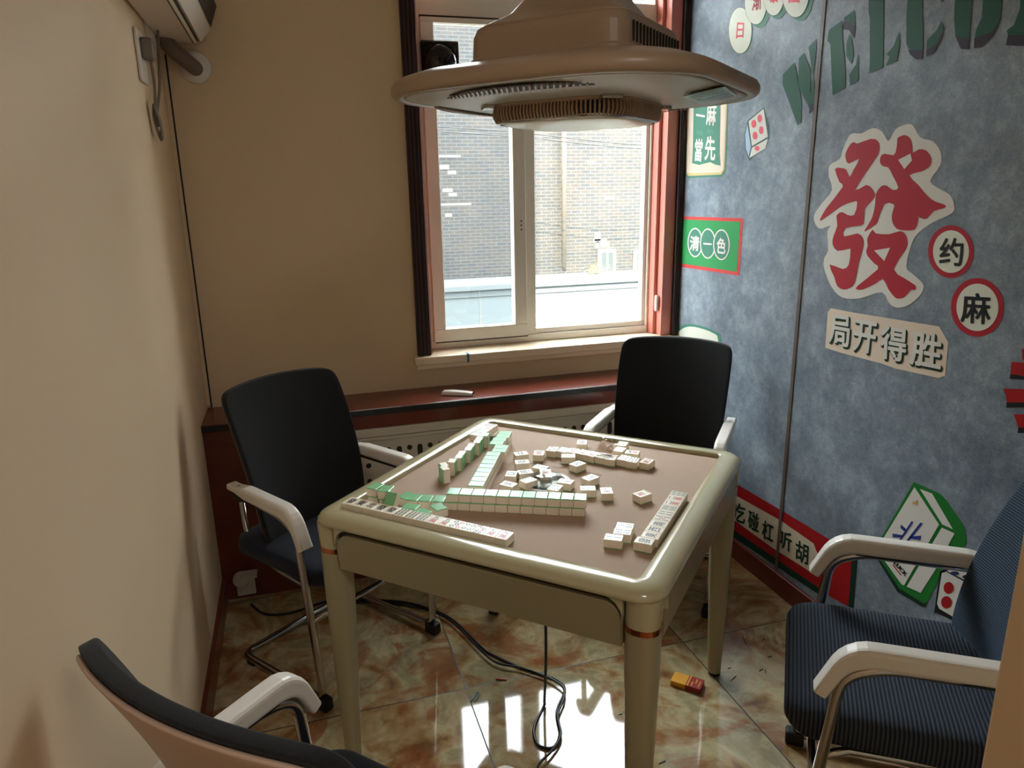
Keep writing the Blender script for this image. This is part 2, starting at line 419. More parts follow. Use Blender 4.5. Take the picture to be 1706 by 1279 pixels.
# dark window casing
bm = bmesh.new(); box(bm, (WL - 0.052, -0.022, 0.87), (WL + 0.006, 0.012, 2.75))
tag(link('trim_2', bm, 'darktrim', bevel=0.006), kind='structure')
bm = bmesh.new(); box(bm, (WR - 0.004, -0.022, 0.87), (W - 0.001, 0.012, 2.75))
tag(link('trim_3', bm, 'darktrim', bevel=0.006), kind='structure')
bm = bmesh.new(); box(bm, (WL + 0.006, 0.0, 0.87), (WL + 0.012, 0.14, WT)); o = link('trim_4', bm, 'reveal'); tag(o, kind='structure')
bm = bmesh.new(); box(bm, (WR - 0.055, 0.0, 0.872), (WR, 0.14, WT)); box(bm, (WR - 0.072, 0.05, 0.872), (WR - 0.055, 0.14, WT)); o = link('trim_5', bm, 'reveal', bevel=0.004); tag(o, kind='structure')
# corner cable trunking between left and window wall
bm = bmesh.new(); box(bm, (0.0, -0.016, 0.74), (0.016, 0.0, 2.05)); o = link('trim_6', bm, 'wall', bevel=0.002); tag(o, kind='structure')
# sill
sill = struct('trim_7', (WL - 0.07, -0.05, 0.838), (W, 0.11, 0.872), 'sill', bevel=0.004)
boxes('under_sill_moulding', [((WL - 0.06, -0.03, 0.815), (W, -0.001, 0.838))], 'sill', sill, 0.003)
boxes('tape_piece', [((1.058, -0.0515, 0.836), (1.068, -0.02, 0.8735))], 'teal', sill)

# house's unseen outer wall, its height step shaped to shade the brick building
bm = bmesh.new(); box(bm, (-9.0, 0.0, -0.6), (-0.12, 0.3, 13)); box(bm, (-0.12, 0.0, 2.86), (1.05, 0.3, 13)); box(bm, (1.05, 0.0, 2.86), (W + .12, 0.3, 3.1)); box(bm, (W + .12, 0.0, -0.6), (9, 0.3, 3.1)); box(bm, (-0.12, 0.0, -0.6), (W + .12, 0.3, -0.01))
tag(link('wall_outer_sunblock', bm, mat('outer_wall_render', (110, 104, 98), 0.9)), kind='structure')

# ---- window
F0, F1 = 0.10, 0.155
FL, FR_ = WL + 0.012, WR - 0.072
win = empty('window_1', (FL, F0, 0.872)); win['kind'] = 'structure'
def wbox(name, lst, m, bevel=0.003, parent=win):
    return boxes(name, [((a[0] - FL, a[1] - F0, a[2] - 0.872), (b[0] - FL, b[1] - F0, b[2] - 0.872)) for a, b in lst], m, parent, bevel)
TZ = 2.195
wbox('outer_frame', [((FL, F0, 0.872), (FR_, F1, 0.905)), ((FL, F0, 0.905), (FL + 0.03, F1, WT)), ((FR_ - 0.012, F0, 0.905), (FR_, F1, WT)), ((FL + 0.03, F0, WT - 0.04), (FR_ - 0.012, F1, WT)),
                     ((FL + 0.03, F0, TZ + 0.028), (FR_ - 0.012, F1, TZ + 0.115)), ((1.36, F0 + 0.005, 0.905), (1.425, F1, TZ + 0.03))], 'upvc')
ls = wbox('sash_frame', [((FL + 0.03, F0 - 0.02, 0.905), (1.375, F0 + 0.03, 0.962)), ((FL + 0.03, F0 - 0.02, 0.962), (FL + 0.082, F0 + 0.03, TZ)), ((1.318, F0 - 0.02, 0.962), (1.375, F0 + 0.03, TZ)), ((FL + 0.03, F0 - 0.02, TZ), (1.375, F0 + 0.03, TZ + 0.02))], 'upvc')
boxes('sash_gasket', [((0.034, -0.022, 0.03), (0.46, -0.018, 0.034))], 'rubber', win)
wbox('pane', [((FL + 0.08, F0 + 0.002, 0.96), (1.32, F0 + 0.008, TZ))], 'glass', 0, win)
wbox('pane', [((1.42, F0 + 0.03, 0.93), (FR_ - 0.012, F0 + 0.036, TZ + 0.03))], 'glass', 0, win)
wbox('pane', [((FL + 0.03, F0 + 0.03, TZ + 0.115), (FR_ - 0.012, F0 + 0.036, WT - 0.04))], 'glass', 0, win)
wbox('glazing_bead', [((1.425, F0 + 0.012, 0.905), (FR_ - 0.012, F0 + 0.05, 0.93)), ((FR_ - 0.03, F0 + 0.012, 0.93), (FR_ - 0.012, F0 + 0.05, TZ + 0.03))], 'upvc', 0.003, win)
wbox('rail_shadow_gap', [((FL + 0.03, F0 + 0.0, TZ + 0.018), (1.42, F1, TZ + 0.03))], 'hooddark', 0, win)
bm = bmesh.new()
for z in (1.45, 1.468, 1.486):
    c = on_back(871, 374, F0 - 0.02); lathe(bm, [(0.0035, 0), (0.0035, 0.002)], 10)
    for v in bm.verts:
        if v.tag is False: v.co = Vector((1.352 - FL + v.co.x, -0.021 - v.co.z, z - 0.07 - 0.872 + v.co.y)); v.tag = True
link('screw_hole', bm, 'blackplastic', win)
bm = bmesh.new(); box(bm, (0, 0, 0), (0.012, 0.02, 0.075)); lt = link('curtain_latch', bm, 'upvc', bevel=0.004)
lt.location = (WR - 0.072, 0.02, 0.985); tag(lt, 'small white clip on the pink red window reveal', 'clip')

# exhaust fan in the upper left pane
fan = empty('exhaust_fan', (1.02, F0 + 0.0, 2.05), 0, 'glossy black square exhaust fan set in the top of the left window pane', 'fan')
bm = bmesh.new(); ring_stack(bm, [(0.0775, 0.008, 0.0), (0.0775, 0.008, 0.03), (0.07, 0.01, 0.036), (0.068, 0.06, 0.03)])
for v in bm.verts: v.co = Vector((v.co.x, -v.co.z + 0.002, v.co.y))
link('housing', bm, 'blackplastic', fan, bevel=0.002)
bm = bmesh.new(); lathe(bm, [(0.066, 0.03), (0.064, 0.04), (0.05, 0.052), (0.03, 0.06), (0.012, 0.063), (0.001, 0.064)], 40)
for v in bm.verts: v.co = Vector((v.co.x, -v.co.z + 0.002, v.co.y))
link('cover_dome', bm, 'blackplastic', fan, smooth=True)
bm = bmesh.new()
for i in range(8):
    a = i * PI / 4
    tube(bm, [(0.02 * math.cos(a), -0.061, 0.02 * math.sin(a)), (0.042 * math.cos(a + .5), -0.056, 0.042 * math.sin(a + .5)), (0.062 * math.cos(a + .8), -0.042, 0.062 * math.sin(a + .8))], 0.0012, 6)
link('fan_blade_ridges', bm, 'hooddark', fan)

# ---- boxed-in ledge over the radiator
LD, LZ = -0.2355, 0.73
ledge = empty('window_ledge', (0, 0, 0), 0, 'red brown wooden ledge boxing in the radiator beneath the window', 'ledge')
boxes('ledge_top', [((0.0, LD - 0.012, LZ - 0.022), (W, -0.001, LZ))], 'redwood', ledge, 0.003)
boxes('edge_strip', [((0.0, LD - 0.016, LZ - 0.026), (W, LD - 0.0125, LZ - 0.002))], 'blackedge', ledge, 0.001)
boxes('front_board', [((0.0, LD - 0.002, 0.646), (W, LD + 0.016, LZ - 0.022))], 'redwood', ledge, 0.002)
boxes('end_board', [((0.0, LD, 0.0), (0.44, LD + 0.016, 0.646)), ((0.44, LD, 0.0), (1.72, LD + 0.016, 0.08))], 'redwood', ledge, 0.002)
boxes('end_board', [((1.72, LD, 0.0), (W, LD + 0.016, 0.646))], 'redwood', ledge, 0.002)
# perforated radiator cover
cover = empty('radiator_cover', (0.44, LD, 0.08), 0, 'off white radiator cover with rows of round holes and slots under the wooden ledge', 'radiator cover')
cw, chh = 1.28, 0.566
bm = bmesh.new(); box(bm, (0, 0.0, 0), (cw, 0.008, chh))
n_plate = len(bm.faces)
def slot(bm, cx, cz, r, h):
    pts = []
    for s in range(9): a = s * PI / 8; pts.append(Vector((cx + r * math.cos(a), -0.0012, cz + h / 2 + r * math.sin(a))))
    for s in range(9): a = PI + s * PI / 8; pts.append(Vector((cx + r * math.cos(a), -0.0012, cz - h / 2 + r * math.sin(a))))
    prism(bm, pts, Vector((0, 0.012, 0)))
zrow = chh - 0.115
for row in range(4):
    for i in range(30):
        x = 0.03 + i * 0.042
        z = zrow - row * 0.125
        if (i + row) % 2 == 0: slot(bm, x, z, 0.0105, 0.036)
        else:
            slot(bm, x, z + 0.018, 0.0105, 0.0005); slot(bm, x, z - 0.04, 0.0105, 0.0005)
bm.faces.ensure_lookup_table()
for f in bm.faces[n_plate:]: f.material_index = 1
plate = link('perforated_plate', bm, ['grille', 'hooddark'], cover)
boxes('frame_moulding', [((0, -0.012, chh - 0.035), (cw, 0.0, chh)), ((0, -0.007, chh - 0.052), (cw, 0.0, chh - 0.038))], 'grille', cover, 0.004)
# remote on the ledge
p = at(760, 655, LZ)
rem = empty('remote_control', (p.x - 0.01, p.y, LZ), -0.62, 'white remote control lying on the red brown window ledge', 'remote control')
rem.location = (0.985, -0.172, LZ); rem.rotation_euler[2] = -0.5
bm = bmesh.new(); loft(bm, [[Vector((x, y * w_, 0.001 + z * h_)) for y, z in ((-.02, 0), (.02, 0), (.022, .4), (.016, 1), (-.016, 1), (-.022, .4))] for x, w_, h_ in ((-0.067, .7, .008), (-0.062, .95, .015), (-.03, 1, .018), (0.03, .9, .016), (0.062, .85, .013), (0.067, .6, .007))])
link('remote_body', bm, 'white', rem, smooth=False, bevel=0.002)
boxes('emitter_end', [((0.052, -0.012, 0.006), (0.0685, 0.012, 0.0125))], 'blackplastic', rem, 0.001)
# wall outlet low in the corner with its flap lid open
so = empty('floor_outlet', (0.085, LD - 0.001, 0.06), 0, 'white round socket with its flap lid lifted low on the brown corner board', 'socket')
boxes('socket_plate', [((-0.035, -0.012, -0.045), (0.035, 0.0, 0.045))], 'white', so, 0.004)
bm = bmesh.new(); lathe(bm, [(0.033, 0), (0.033, 0.014), (0.028, 0.018), (0.026, 0.012)], 28)
for v in bm.verts: v.co = Vector((v.co.x - 0.012, -v.co.z - 0.01, v.co.y + 0.03))
link('socket_ring', bm, 'white', so, smooth=False)
boxes('flap_lid', [((-0.01, -0.075, 0.058), (0.05, -0.012, 0.063))], 'white', so, 0.002)

# ================================================================== LEFT WALL: air conditioner, socket
ac = empty('air_conditioner', (0, 0, 2.06), 0, 'white split air conditioner high on the left wall by the corner', 'air conditioner')
bm = bmesh.new()
prof = [(0.002, 0.03), (0.01, 0.008), (0.125, 0.0), (0.175, 0.05), (0.205, 0.12), (0.205, 0.27), (0.18, 0.295), (0.002, 0.295)]
loft(bm, [[Vector((x, y, z)) for x, z in prof] for y in (-0.86, -0.06)])
link('casing', bm, 'acwhite', ac, bevel=0.006)
bm = bmesh.new(); loft(bm, [[Vector((x, y, z)) for x, z in ((0.118, -0.001), (0.137, 0.009), (0.132, 0.013), (0.116, 0.004))] for y in (-0.82, -0.075)])
link('air_slot', bm, 'rubber', ac)
bm = bmesh.new(); loft(bm, [[Vector((x, y, z)) for x, z in ((0.14, 0.008), (0.176, 0.047), (0.18, 0.046), (0.145, 0.006))] for y in (-0.83, -0.07)])
link('louver_flap', bm, 'white', ac, bevel=0.001)
bm = bmesh.new(); loft(bm, [[Vector((x, y, z)) for x, z in ((0.181, 0.058), (0.207, 0.122), (0.2075, 0.122), (0.183, 0.056))] for y in (-0.84, -0.065)])
link('panel_seam', bm, 'hooddark', ac)
boxes('mounting_plate', [((0.001, -0.3, -0.03), (0.006, -0.1, 0.03))], 'white', ac)
pp = empty('drain_pipe', (0.109, 0, 1.993), 0, 'wrapped air conditioner pipe running into a white ring in the window wall', 'pipe')
bm = bmesh.new(); tube(bm, catmull([(-0.09, -0.10, 0.10), (-0.06, -0.10, 0.045), (-0.02, -0.075, 0.01), (0.0, -0.02, -0.004), (0.0, 0.02, -0.004)], 6), 0.026, 16)
link('wrapped_pipe', bm, 'foam', pp, smooth=True)
bm = bmesh.new(); lathe(bm, [(0.03, 0.012), (0.052, 0.010), (0.056, 0.0)], 36)
for v in bm.verts: v.co = Vector((v.co.x, -v.co.z - 0.001, v.co.y))
link('wall_ring', bm, 'white', pp, smooth=True)
sk = empty('wall_socket', (0.0, -0.47, 1.95), 0, 'white wall plate with grey plug on the left wall under the air conditioner', 'socket')
boxes('face_plate', [((0.001, -0.06, -0.075), (0.010, 0.05, 0.07))], 'white', sk, 0.003)
boxes('plug', [((0.010, -0.022, -0.01), (0.042, 0.022, 0.05))], 'greycable', sk, 0.006)
bm = bmesh.new()
tube(bm, catmull([(0.03, 0, -0.01), (0.03, 0.01, -0.07), (0.022, 0.03, -0.14), (0.02, 0.045, -0.19), (0.02, 0.06, -0.15), (0.03, 0.12, -0.06), (0.03, 0.2, 0.06), (0.03, 0.24, 0.12)], 8), 0.0045, 8)
for k in range(5):
    dx = random.uniform(-.01, .01)
    tube(bm, catmull([(0.018, 0.02 + dx, -0.13), (0.03, 0.035 + dx, -0.18 - 0.006 * k), (0.02, 0.06 + dx, -0.215 - .004 * k), (0.012, 0.045 + dx, -0.17), (0.018, 0.03 + dx, -0.13)], 8), 0.0035, 8)
link('bundled_cord', bm, 'greycable', sk, smooth=True)
tube_bm = bmesh.new(); tube(tube_bm, [(0.018, -0.0175, 2.03), (0.0178, -0.0175, 1.5), (0.018, -0.0175, 0.735)], 0.003, 8)
tag(link('thin_cable', tube_bm, 'cable'), 'thin black cable running down the room corner beside the window wall', 'cable')

# ================================================================== MURAL DECALS on the right wall
def ell(cx, cy, rx, ry, n=40): return [(cx + rx * math.cos(2 * PI * i / n), cy + ry * math.sin(2 * PI * i / n)) for i in range(n)]
Z1 = lambda u, v: (1340 + u * .2579, 190 + v * .258)
Z2 = lambda u, v: (1290 + u * .24385, v * .24385)
Z3 = lambda u, v: (1360 + u * .2028, 500 + v * .2028)
Z4 = lambda u, v: (1220 + u * .1642, 800 + v * .1642)
Z5 = lambda u, v: (1450 + u * .211, 790 + v * .211)
Z6 = lambda u, v: (1120 + u * .2423, 170 + v * .2424)
Z7 = lambda u, v: (1200 + u * .09965, v * .09965)
ID = lambda u, v: (u, v)
class Decal:
    def __init__(s, name, zf, label, cat, ctr, group=None):
        s.o = on_wall(*zf(*ctr)); s.o.x = W; s.zf = zf
        s.root = empty(name, s.o, 0, label, cat, group)
    def wp(s, u, v, lv):
        p = on_wall(*s.zf(u, v)); p.x = W - 0.0008 - 0.0007 * lv
        return p - s.o
    def poly(s, name, polys, m, lv=0, smooth=0, label=None):
        bm = bmesh.new()
        if not isinstance(polys[0][0], (tuple, list)): polys = [polys]
        for p in polys:
            q = [Vector((a, b, 0)) for a, b in p]
            if smooth: q = catmull(q, smooth, True)
            w = [s.wp(a.x, a.y, lv) for a in q]
            if min(v.z + s.o.z for v in w) < 0.086:
                for v in w: v.z = max(v.z, 0.086 - s.o.z)
            w = [v for i, v in enumerate(w) if (v - w[i - 1]).length > 1e-5]
            res = delaunay_2d_cdt([Vector((v.y, v.z)) for v in w], [], [list(range(len(w)))], 1, 1e-6)
            nv = [bm.verts.new((w[0].x, v.x, v.y)) for v in res[0]]
            for f in res[2]: bm.faces.new([nv[i] for i in f])
        o = link(name, bm, m, s.root)
        if label: o['label'] = label
        return o
    def each(s, name, polys, m, lv=0, smooth=0, label=None):
        for p in polys: s.poly(name, p, m, lv, smooth, label)
    def text(s, name, items, m, lv=1, bold=0.02, label=None, shift=(0, 0)):
        for ch, (tl, tr, br, bl) in items:
            bm = bmesh.new()
            def fn(u, v):
                x = (bl[0] * (1 - u) + br[0] * u) * (1 - v) + (tl[0] * (1 - u) + tr[0] * u) * v + shift[0]
                y = (bl[1] * (1 - u) + br[1] * u) * (1 - v) + (tl[1] * (1 - u) + tr[1] * u) * v + shift[1]
                return s.wp(x, y, lv)
            glyph_on(bm, ch, fn, bold, 0, Vector((-0.00004, 0, 0)))
            o = link(name, bm, m, s.root)
            if label: o['label'] = label

d = Decal('wall_decal', Z1, 'big red calligraphic character on a white cut-out sticker on the grey mural wall', 'wall sticker', (500, 640))
d.poly('white_backing', [(445,90),(505,115),(545,175),(590,100),(650,70),(700,70),(750,150),(830,175),(880,240),(880,330),(815,430),(870,480),(940,520),(970,590),(955,640),(830,700),(735,770),(690,850),(660,985),(700,1030),(765,1090),(770,1130),(740,1180),(670,1235),(600,1250),(550,1220),(500,1150),(360,1190),(250,1185),(180,1120),(130,1000),(130,930),(155,880),(150,760),(170,720),(100,740),(65,690),(70,640),(120,570),(180,490),(160,400),(165,330),(230,290),(250,230),(300,130),(370,125)], 'p_white', 0, 3)
d.poly('red_character', [[(325,180),(345,190),(430,160),(475,170),(490,210),(480,260),(440,320),(330,490),(400,458),(440,480),(460,525),(430,570),(395,610),(388,690),(370,718),(270,735),(258,790),(345,770),(380,800),(385,850),(355,960),(330,1080),(300,1120),(255,1132),(215,1110),(195,1050),(165,970),(250,1000),(290,970),(300,880),(290,870),(215,882),(185,840),(190,790),(215,720),(210,655),(245,632),(280,650),(325,650),(345,570),(320,565),(240,595),(115,685),(108,670),(150,600),(250,470),(230,440),(200,355),(240,348),(275,360),(295,405),(320,360),(355,290),(290,320),(270,290),(270,250),(300,195)],
    [(610,150),(650,135),(685,155),(700,200),(703,250),(740,228),(790,235),(825,290),(810,340),(760,370),(680,395),(740,460),(800,530),(850,565),(910,585),(910,605),(840,625),(800,670),(770,675),(720,650),(690,600),(645,560),(645,650),(730,655),(738,690),(715,745),(650,750),(600,740),(572,700),(568,650),(582,600),(575,580),(520,580),(480,680),(465,710),(400,755),(395,745),(440,670),(460,580),(465,515),(500,465),(535,462),(575,490),(610,475),(575,400),(545,345),(515,338),(492,315),(495,275),(520,255),(580,265),(598,220),(603,165)],
    [(445,745),(465,770),(550,775),(620,755),(655,775),(668,820),(660,870),(580,1000),(650,1060),(720,1105),(718,1135),(690,1135),(650,1180),(610,1190),(585,1180),(545,1130),(510,1065),(460,1095),(385,1130),(340,1130),(350,1105),(478,1000),(455,965),(410,915),(403,880),(412,850),(408,815),(420,780)]], 'p_red', 1, 2)
d.each('character_gap', [[(610,295),(690,255),(700,300),(650,355)], [(455,880),(558,862),(520,948)]], 'p_white', 2)

d = Decal('wall_lettering', Z2, 'green stencilled WELCOME lettering across the top of the grey mural wall', 'wall lettering', (700, 200))
UP = -330
for nm, polys in (('letter', [[(140,425),(60,510),(60,580),(160,855),(185,830),(190,700),(160,530)], [(205,360),(170,400),(165,560),(180,620),(245,745),(250,480)], [(290,265),(235,320),(245,380),(265,520),(240,715),(285,705),(280,640),(270,520),(290,330)]]),
                  ('letter', [[(465,140),(375,205),(365,280),(385,300),(400,650),(485,600),(490,500),(470,280)], [(550,70),(480,120),(475,190),(515,200),(550,260),(557,180)], [(515,230),(495,300),(495,380),(530,440),(545,370),(530,270)], [(575,365),(560,440),(515,510),(520,585),(575,550),(580,400)]]),
                  ('letter', [[(655,UP),(645,80),(655,130),(655,440),(650,500),(745,460),(750,60),(760,UP)], [(855,210),(820,310),(770,370),(790,390),(765,450),(840,415),(860,300)]]),
                  ('letter', [[(930,UP),(905,120),(905,300),(930,340),(1018,340),(1020,250),(1015,80),(1030,UP)], [(1145,140),(1110,210),(1045,275),(1042,340),(1110,300),(1160,200)], [(1140,UP),(1140,10),(1152,18),(1165,8),(1165,UP)]]),
                  ('letter', [[(1260,UP),(1230,120),(1240,245),(1338,262),(1340,200),(1350,90),(1370,UP)], [(1450,UP),(1420,120),(1380,210),(1370,265),(1490,220),(1550,130),(1570,UP)]]),
                  ('letter', [[(1860,UP),(1700,UP),(1680,60),(1640,170),(1590,210),(1600,240),(1880,240)]])):
    d.poly(nm, polys, 'p_green', 1)
d.each('letter_edge', [[(245,715),(240,780),(285,740),(283,705)], [(905,300),(930,370),(975,408),(1015,400),(1018,340),(925,340)], [(1042,340),(1040,390),(1090,360),(1150,260),(1162,200),(1110,300)], [(1240,245),(1280,335),(1330,338),(1338,262)], [(1370,265),(1368,330),(1420,320),(1500,240),(1550,130),(1490,215)], [(1600,240),(1585,310),(1880,320),(1880,240)], [(480,150),(475,200),(515,205),(548,262),(553,180),(510,150)]], 'p_dkpurple', 2, 0, 'dark drop edge under the letters')

d = Decal('wall_decal', Z3, 'cream sticker with four outlined white characters under the big red character', 'wall sticker', (560, 340))
d.poly('cream_backing', [(120,65),(300,100),(700,165),(1010,215),(1085,345),(1060,620),(1010,640),(650,560),(540,520),(200,430),(75,390),(85,250),(95,100)], 'p_cream', 0)
it = [('局', ((125,118),(280,140),(270,385),(105,345))), ('开', ((320,155),(505,190),(470,440),(305,405))), ('得', ((535,205),(750,240),(730,505),(530,470))), ('胜', ((800,255),(1035,290),(1020,570),(775,520)))]
d.text('character_shadow_edge', it, 'p_dkgreen', 1, 0.058, shift=(8, 12))
d.text('white_character', it, 'p_white', 2, 0.026)

for ch, c, r1, r2, q, lab in (('约', (1584.5, 419), (38, 44), (30, 35.5), ((1568,397),(1606,397),(1604,443),(1566,440)), 'red ringed white disc with the character 约, right of the big red character'),
                              ('麻', (1628.6, 511.8), (44, 49), (35, 39.5), ((1605,488),(1652,490),(1650,540),(1602,536)), 'red ringed white disc with the character 麻, below the other red ringed disc')):
    d = Decal('wall_decal', ID, lab, 'wall sticker', c, 'red ringed discs on the mural wall')
    d.poly('red_ring', ell(c[0], c[1], *r1), 'p_red', 0); d.poly('white_disc', ell(c[0] + .5, c[1], *r2), 'p_disc', 1); d.text('character', [(ch, q)], 'p_black', 2, 0.025)

d = Decal('wall_decal', Z6, 'green rectangular sign with red border and three ringed characters beside the window trim', 'wall sign', (260, 980))
d.poly('red_border', [(65,785),(488,798),(462,1192),(35,1128)], 'p_signred', 0)
d.poly('green_field', [(72,806),(470,822),(446,1166),(48,1106)], 'p_green2', 1)
for k, (cx, cy, rx, ry) in enumerate(((160,965,52,101),(248,972,54,104),(342,980,57,106))):
    d.poly('ring', ell(cx, cy, rx, ry), 'p_white', 2 + 0.4 * k); d.poly('ring_centre', ell(cx, cy, rx - 7, ry - 9), 'p_teal', 2.25 + 0.4 * k)
d.text('character', [('清', ((130,920),(192,922),(187,1022),(125,1015))), ('一', ((220,962),(276,966),(275,982),(220,978))), ('色', ((315,932),(377,938),(368,1042),(308,1034)))], 'p_white', 4, 0.03)

d = Decal('wall_decal', Z6, 'cream edged green scroll sign with white characters, partly hidden by the hood', 'wall sign', (240, 200))
d.poly('gold_edge', [(102,-260),(398,-250),(370,470),(343,512),(110,522),(92,495)], 'p_teal', 0)
d.poly('cream_border', [(107,-255),(390,-245),(362,465),(338,498),(112,508),(98,490)], 'p_gold', 1)
d.poly('cream_field', [(112,-250),(384,-240),(356,460),(334,482),(116,488),(104,478)], 'p_cream', 2)
d.poly('green_field', [(155,-210),(338,-205),(330,350),(336,436),(300,430),(265,413),(235,420),(190,432),(140,420),(146,300)], 'p_teal', 3)
d.text('character', [('當', ((165,255),(217,255),(205,408),(158,400))), ('先', ((235,235),(302,240),(298,400),(228,395))), ('麻', ((245,5),(312,10),(300,160),(238,155))), ('一', ((172,75),(228,85),(228,105),(170,95)))], 'p_white', 4, 0.03)
d.text('small_print', [('马当', ((170,195),(215,198),(212,225),(168,222))), ('先行', ((245,185),(290,190),(288,220),(243,218)))], 'p_ltteal', 4, 0.0)

d = Decal('wall_decal', Z6, 'white drawn die with four red pips beside the green scroll sign', 'wall sticker', (590, 220))
d.poly('outline', [(632,35),(668,165),(668,250),(530,404),(501,322),(497,218),(518,128)], 'p_outline', 0)
d.poly('top_face', [(527,132),(630,46),(660,238),(550,302)], 'p_white', 1)
d.poly('bottom_face', [(550,314),(660,252),(642,318),(532,385)], 'p_white', 1)
d.poly('side_face', [(504,222),(519,150),(543,308),(527,375),(508,318)], 'p_lblue', 1)
d.each('pip', [ell(563,150,16,27), ell(605,112,16,27), ell(572,230,16,27), ell(615,193,16,27), ell(587,318,17,17)], 'p_pink', 2)

d = Decal('wall_decal', Z4, 'red bench board with a cream banner of black characters low on the mural wall', 'wall sticker', (500, 600))
d.poly('red_board', [(-60,-20),(75,55),(560,340),(1000,605),(1215,760),(1180,1280),(1000,1180),(910,1110),(60,530),(-60,440)], 'p_red2', 0)
d.poly('green_side', [(1215,760),(1272,800),(1232,1300),(1180,1280)], 'p_dkgreen', 0)
d.poly('green_underside', [(-60,440),(60,530),(910,1110),(900,1170),(60,610),(-60,520)], 'p_dkgreen', 0)
d.poly('cream_banner', [(-60,100),(80,175),(500,410),(830,640),(850,700),(890,780),(892,860),(862,905),(800,932),(740,890),(420,690),(60,430),(-60,350)], 'p_banner', 1)
d.text('character', [('吃', ((5,215),(138,255),(130,440),(-5,400))), ('碰', ((170,295),(275,345),(270,525),(165,475))), ('杠', ((315,400),(425,450),(415,635),(305,580))), ('听', ((480,490),(610,545),(600,730),(465,660))), ('胡', ((655,600),(780,660),(770,860),(645,800)))], 'p_dkgreen', 2, 0.025)
d.poly('banner_hole', ell(841,808,15,28), 'p_red2', 2)

d = Decal('wall_decal', Z5, 'drawn white and green mahjong tile with blue 北 character on the mural wall', 'wall sticker', (400, 540))
d.poly('green_body', [(345,60),(550,150),(600,200),(745,410),(762,540),(560,790),(455,1005),(425,1018),(230,900),(60,640),(88,500)], 'p_lgreen', 0)
d.poly('dark_edge', [(60,640),(230,900),(425,1018),(455,1005),(440,1045),(405,1038),(215,925),(45,650)], 'p_dkgreen', 1)
d.poly('front_face', [(352,100),(545,395),(270,875),(250,868),(92,650),(108,500)], 'p_white', 1)
d.each('side_face', [[(395,115),(490,150),(655,432),(572,395)], [(567,420),(668,465),(520,745),(400,935),(290,885)]], 'p_white', 1)
d.poly('blue_character', [[(330,368),(345,375),(240,528),(228,520)], [(400,378),(418,388),(292,545),(270,545)], [(248,395),(292,435),(272,450),(240,420)], [(180,466),(265,480),(255,498),(180,496)], [(325,488),(407,483),(400,517),(310,507)]], 'p_blue', 2)
d.text('luck_lettering', [('LUCK', ((208,682),(298,786),(280,806),(188,702)))], 'p_black', 2, 0.03)
d.poly('red_underline', [(185,708),(250,792),(246,800),(180,716)], 'p_red', 2)
d.each('orange_mark', [[(378,195),(372,250),(350,225)], [(350,200),(345,245),(335,225)]], 'p_orange', 2)

d = Decal('wall_decal', Z5, 'drawn white die with red and blue pips, partly behind the right chair', 'wall sticker', (690, 980))
d.poly('dark_outline', [(552,768),(600,742),(705,735),(815,772),(860,800),(872,1215),(845,1222),(795,1220),(520,1090),(505,1100),(510,1060),(525,940)], 'p_black', 0)
d.poly('front_face', [(567,778),(600,768),(805,878),(850,1150),(825,1212),(800,1208),(545,1058),(530,1020)], 'p_white', 1)
d.poly('top_face', [(605,762),(640,748),(720,746),(812,790),(806,860)], 'p_white', 1)
d.each('red_pip', [ell(623,895,40,47), ell(755,957,42,48), ell(605,1008,42,48), ell(737,1077,42,48)], 'p_red2', 2)
d.each('blue_pip', [ell(670,780,36,16), ell(768,808,36,17)], 'p_dkblue', 2)

d = Decal('wall_decal', Z3, 'red and black brush strokes on the mural wall beyond the right of the discs', 'wall sticker', (1700, 700))
d.each('red_stroke', [[(1605,505),(1700,512),(2000,520),(2000,630),(1700,622),(1595,605)], [(1535,725),(2000,735),(2000,835),(1565,840),(1555,770)], [(1625,935),(2000,940),(2000,1055),(1660,1045)], [(1690,400),(2000,400),(2000,490),(1695,490)]], 'p_red2', 0)
d.each('black_stroke', [[(1595,605),(1700,622),(2000,630),(2000,665),(1590,645)], [(1565,840),(2000,835),(2000,875),(1562,880)], [(1660,1045),(2000,1055),(2000,1095),(1655,1090)]], 'p_black', 0)

d = Decal('wall_decal', ID, 'pale green edged sticker peeking above the back chair by the window', 'wall sticker', (1160, 570))
d.poly('green_edge', [(1126,560),(1131,546),(1145,540),(1166,542),(1192,552),(1202,566),(1200,640),(1128,640)], 'p_teal', 0, 3)
d.poly('cream_field', [(1129,562),(1134,550),(1147,544),(1165,546),(1189,555),(1197,568),(1196,636),(1131,636)], 'p_disc', 1, 3)

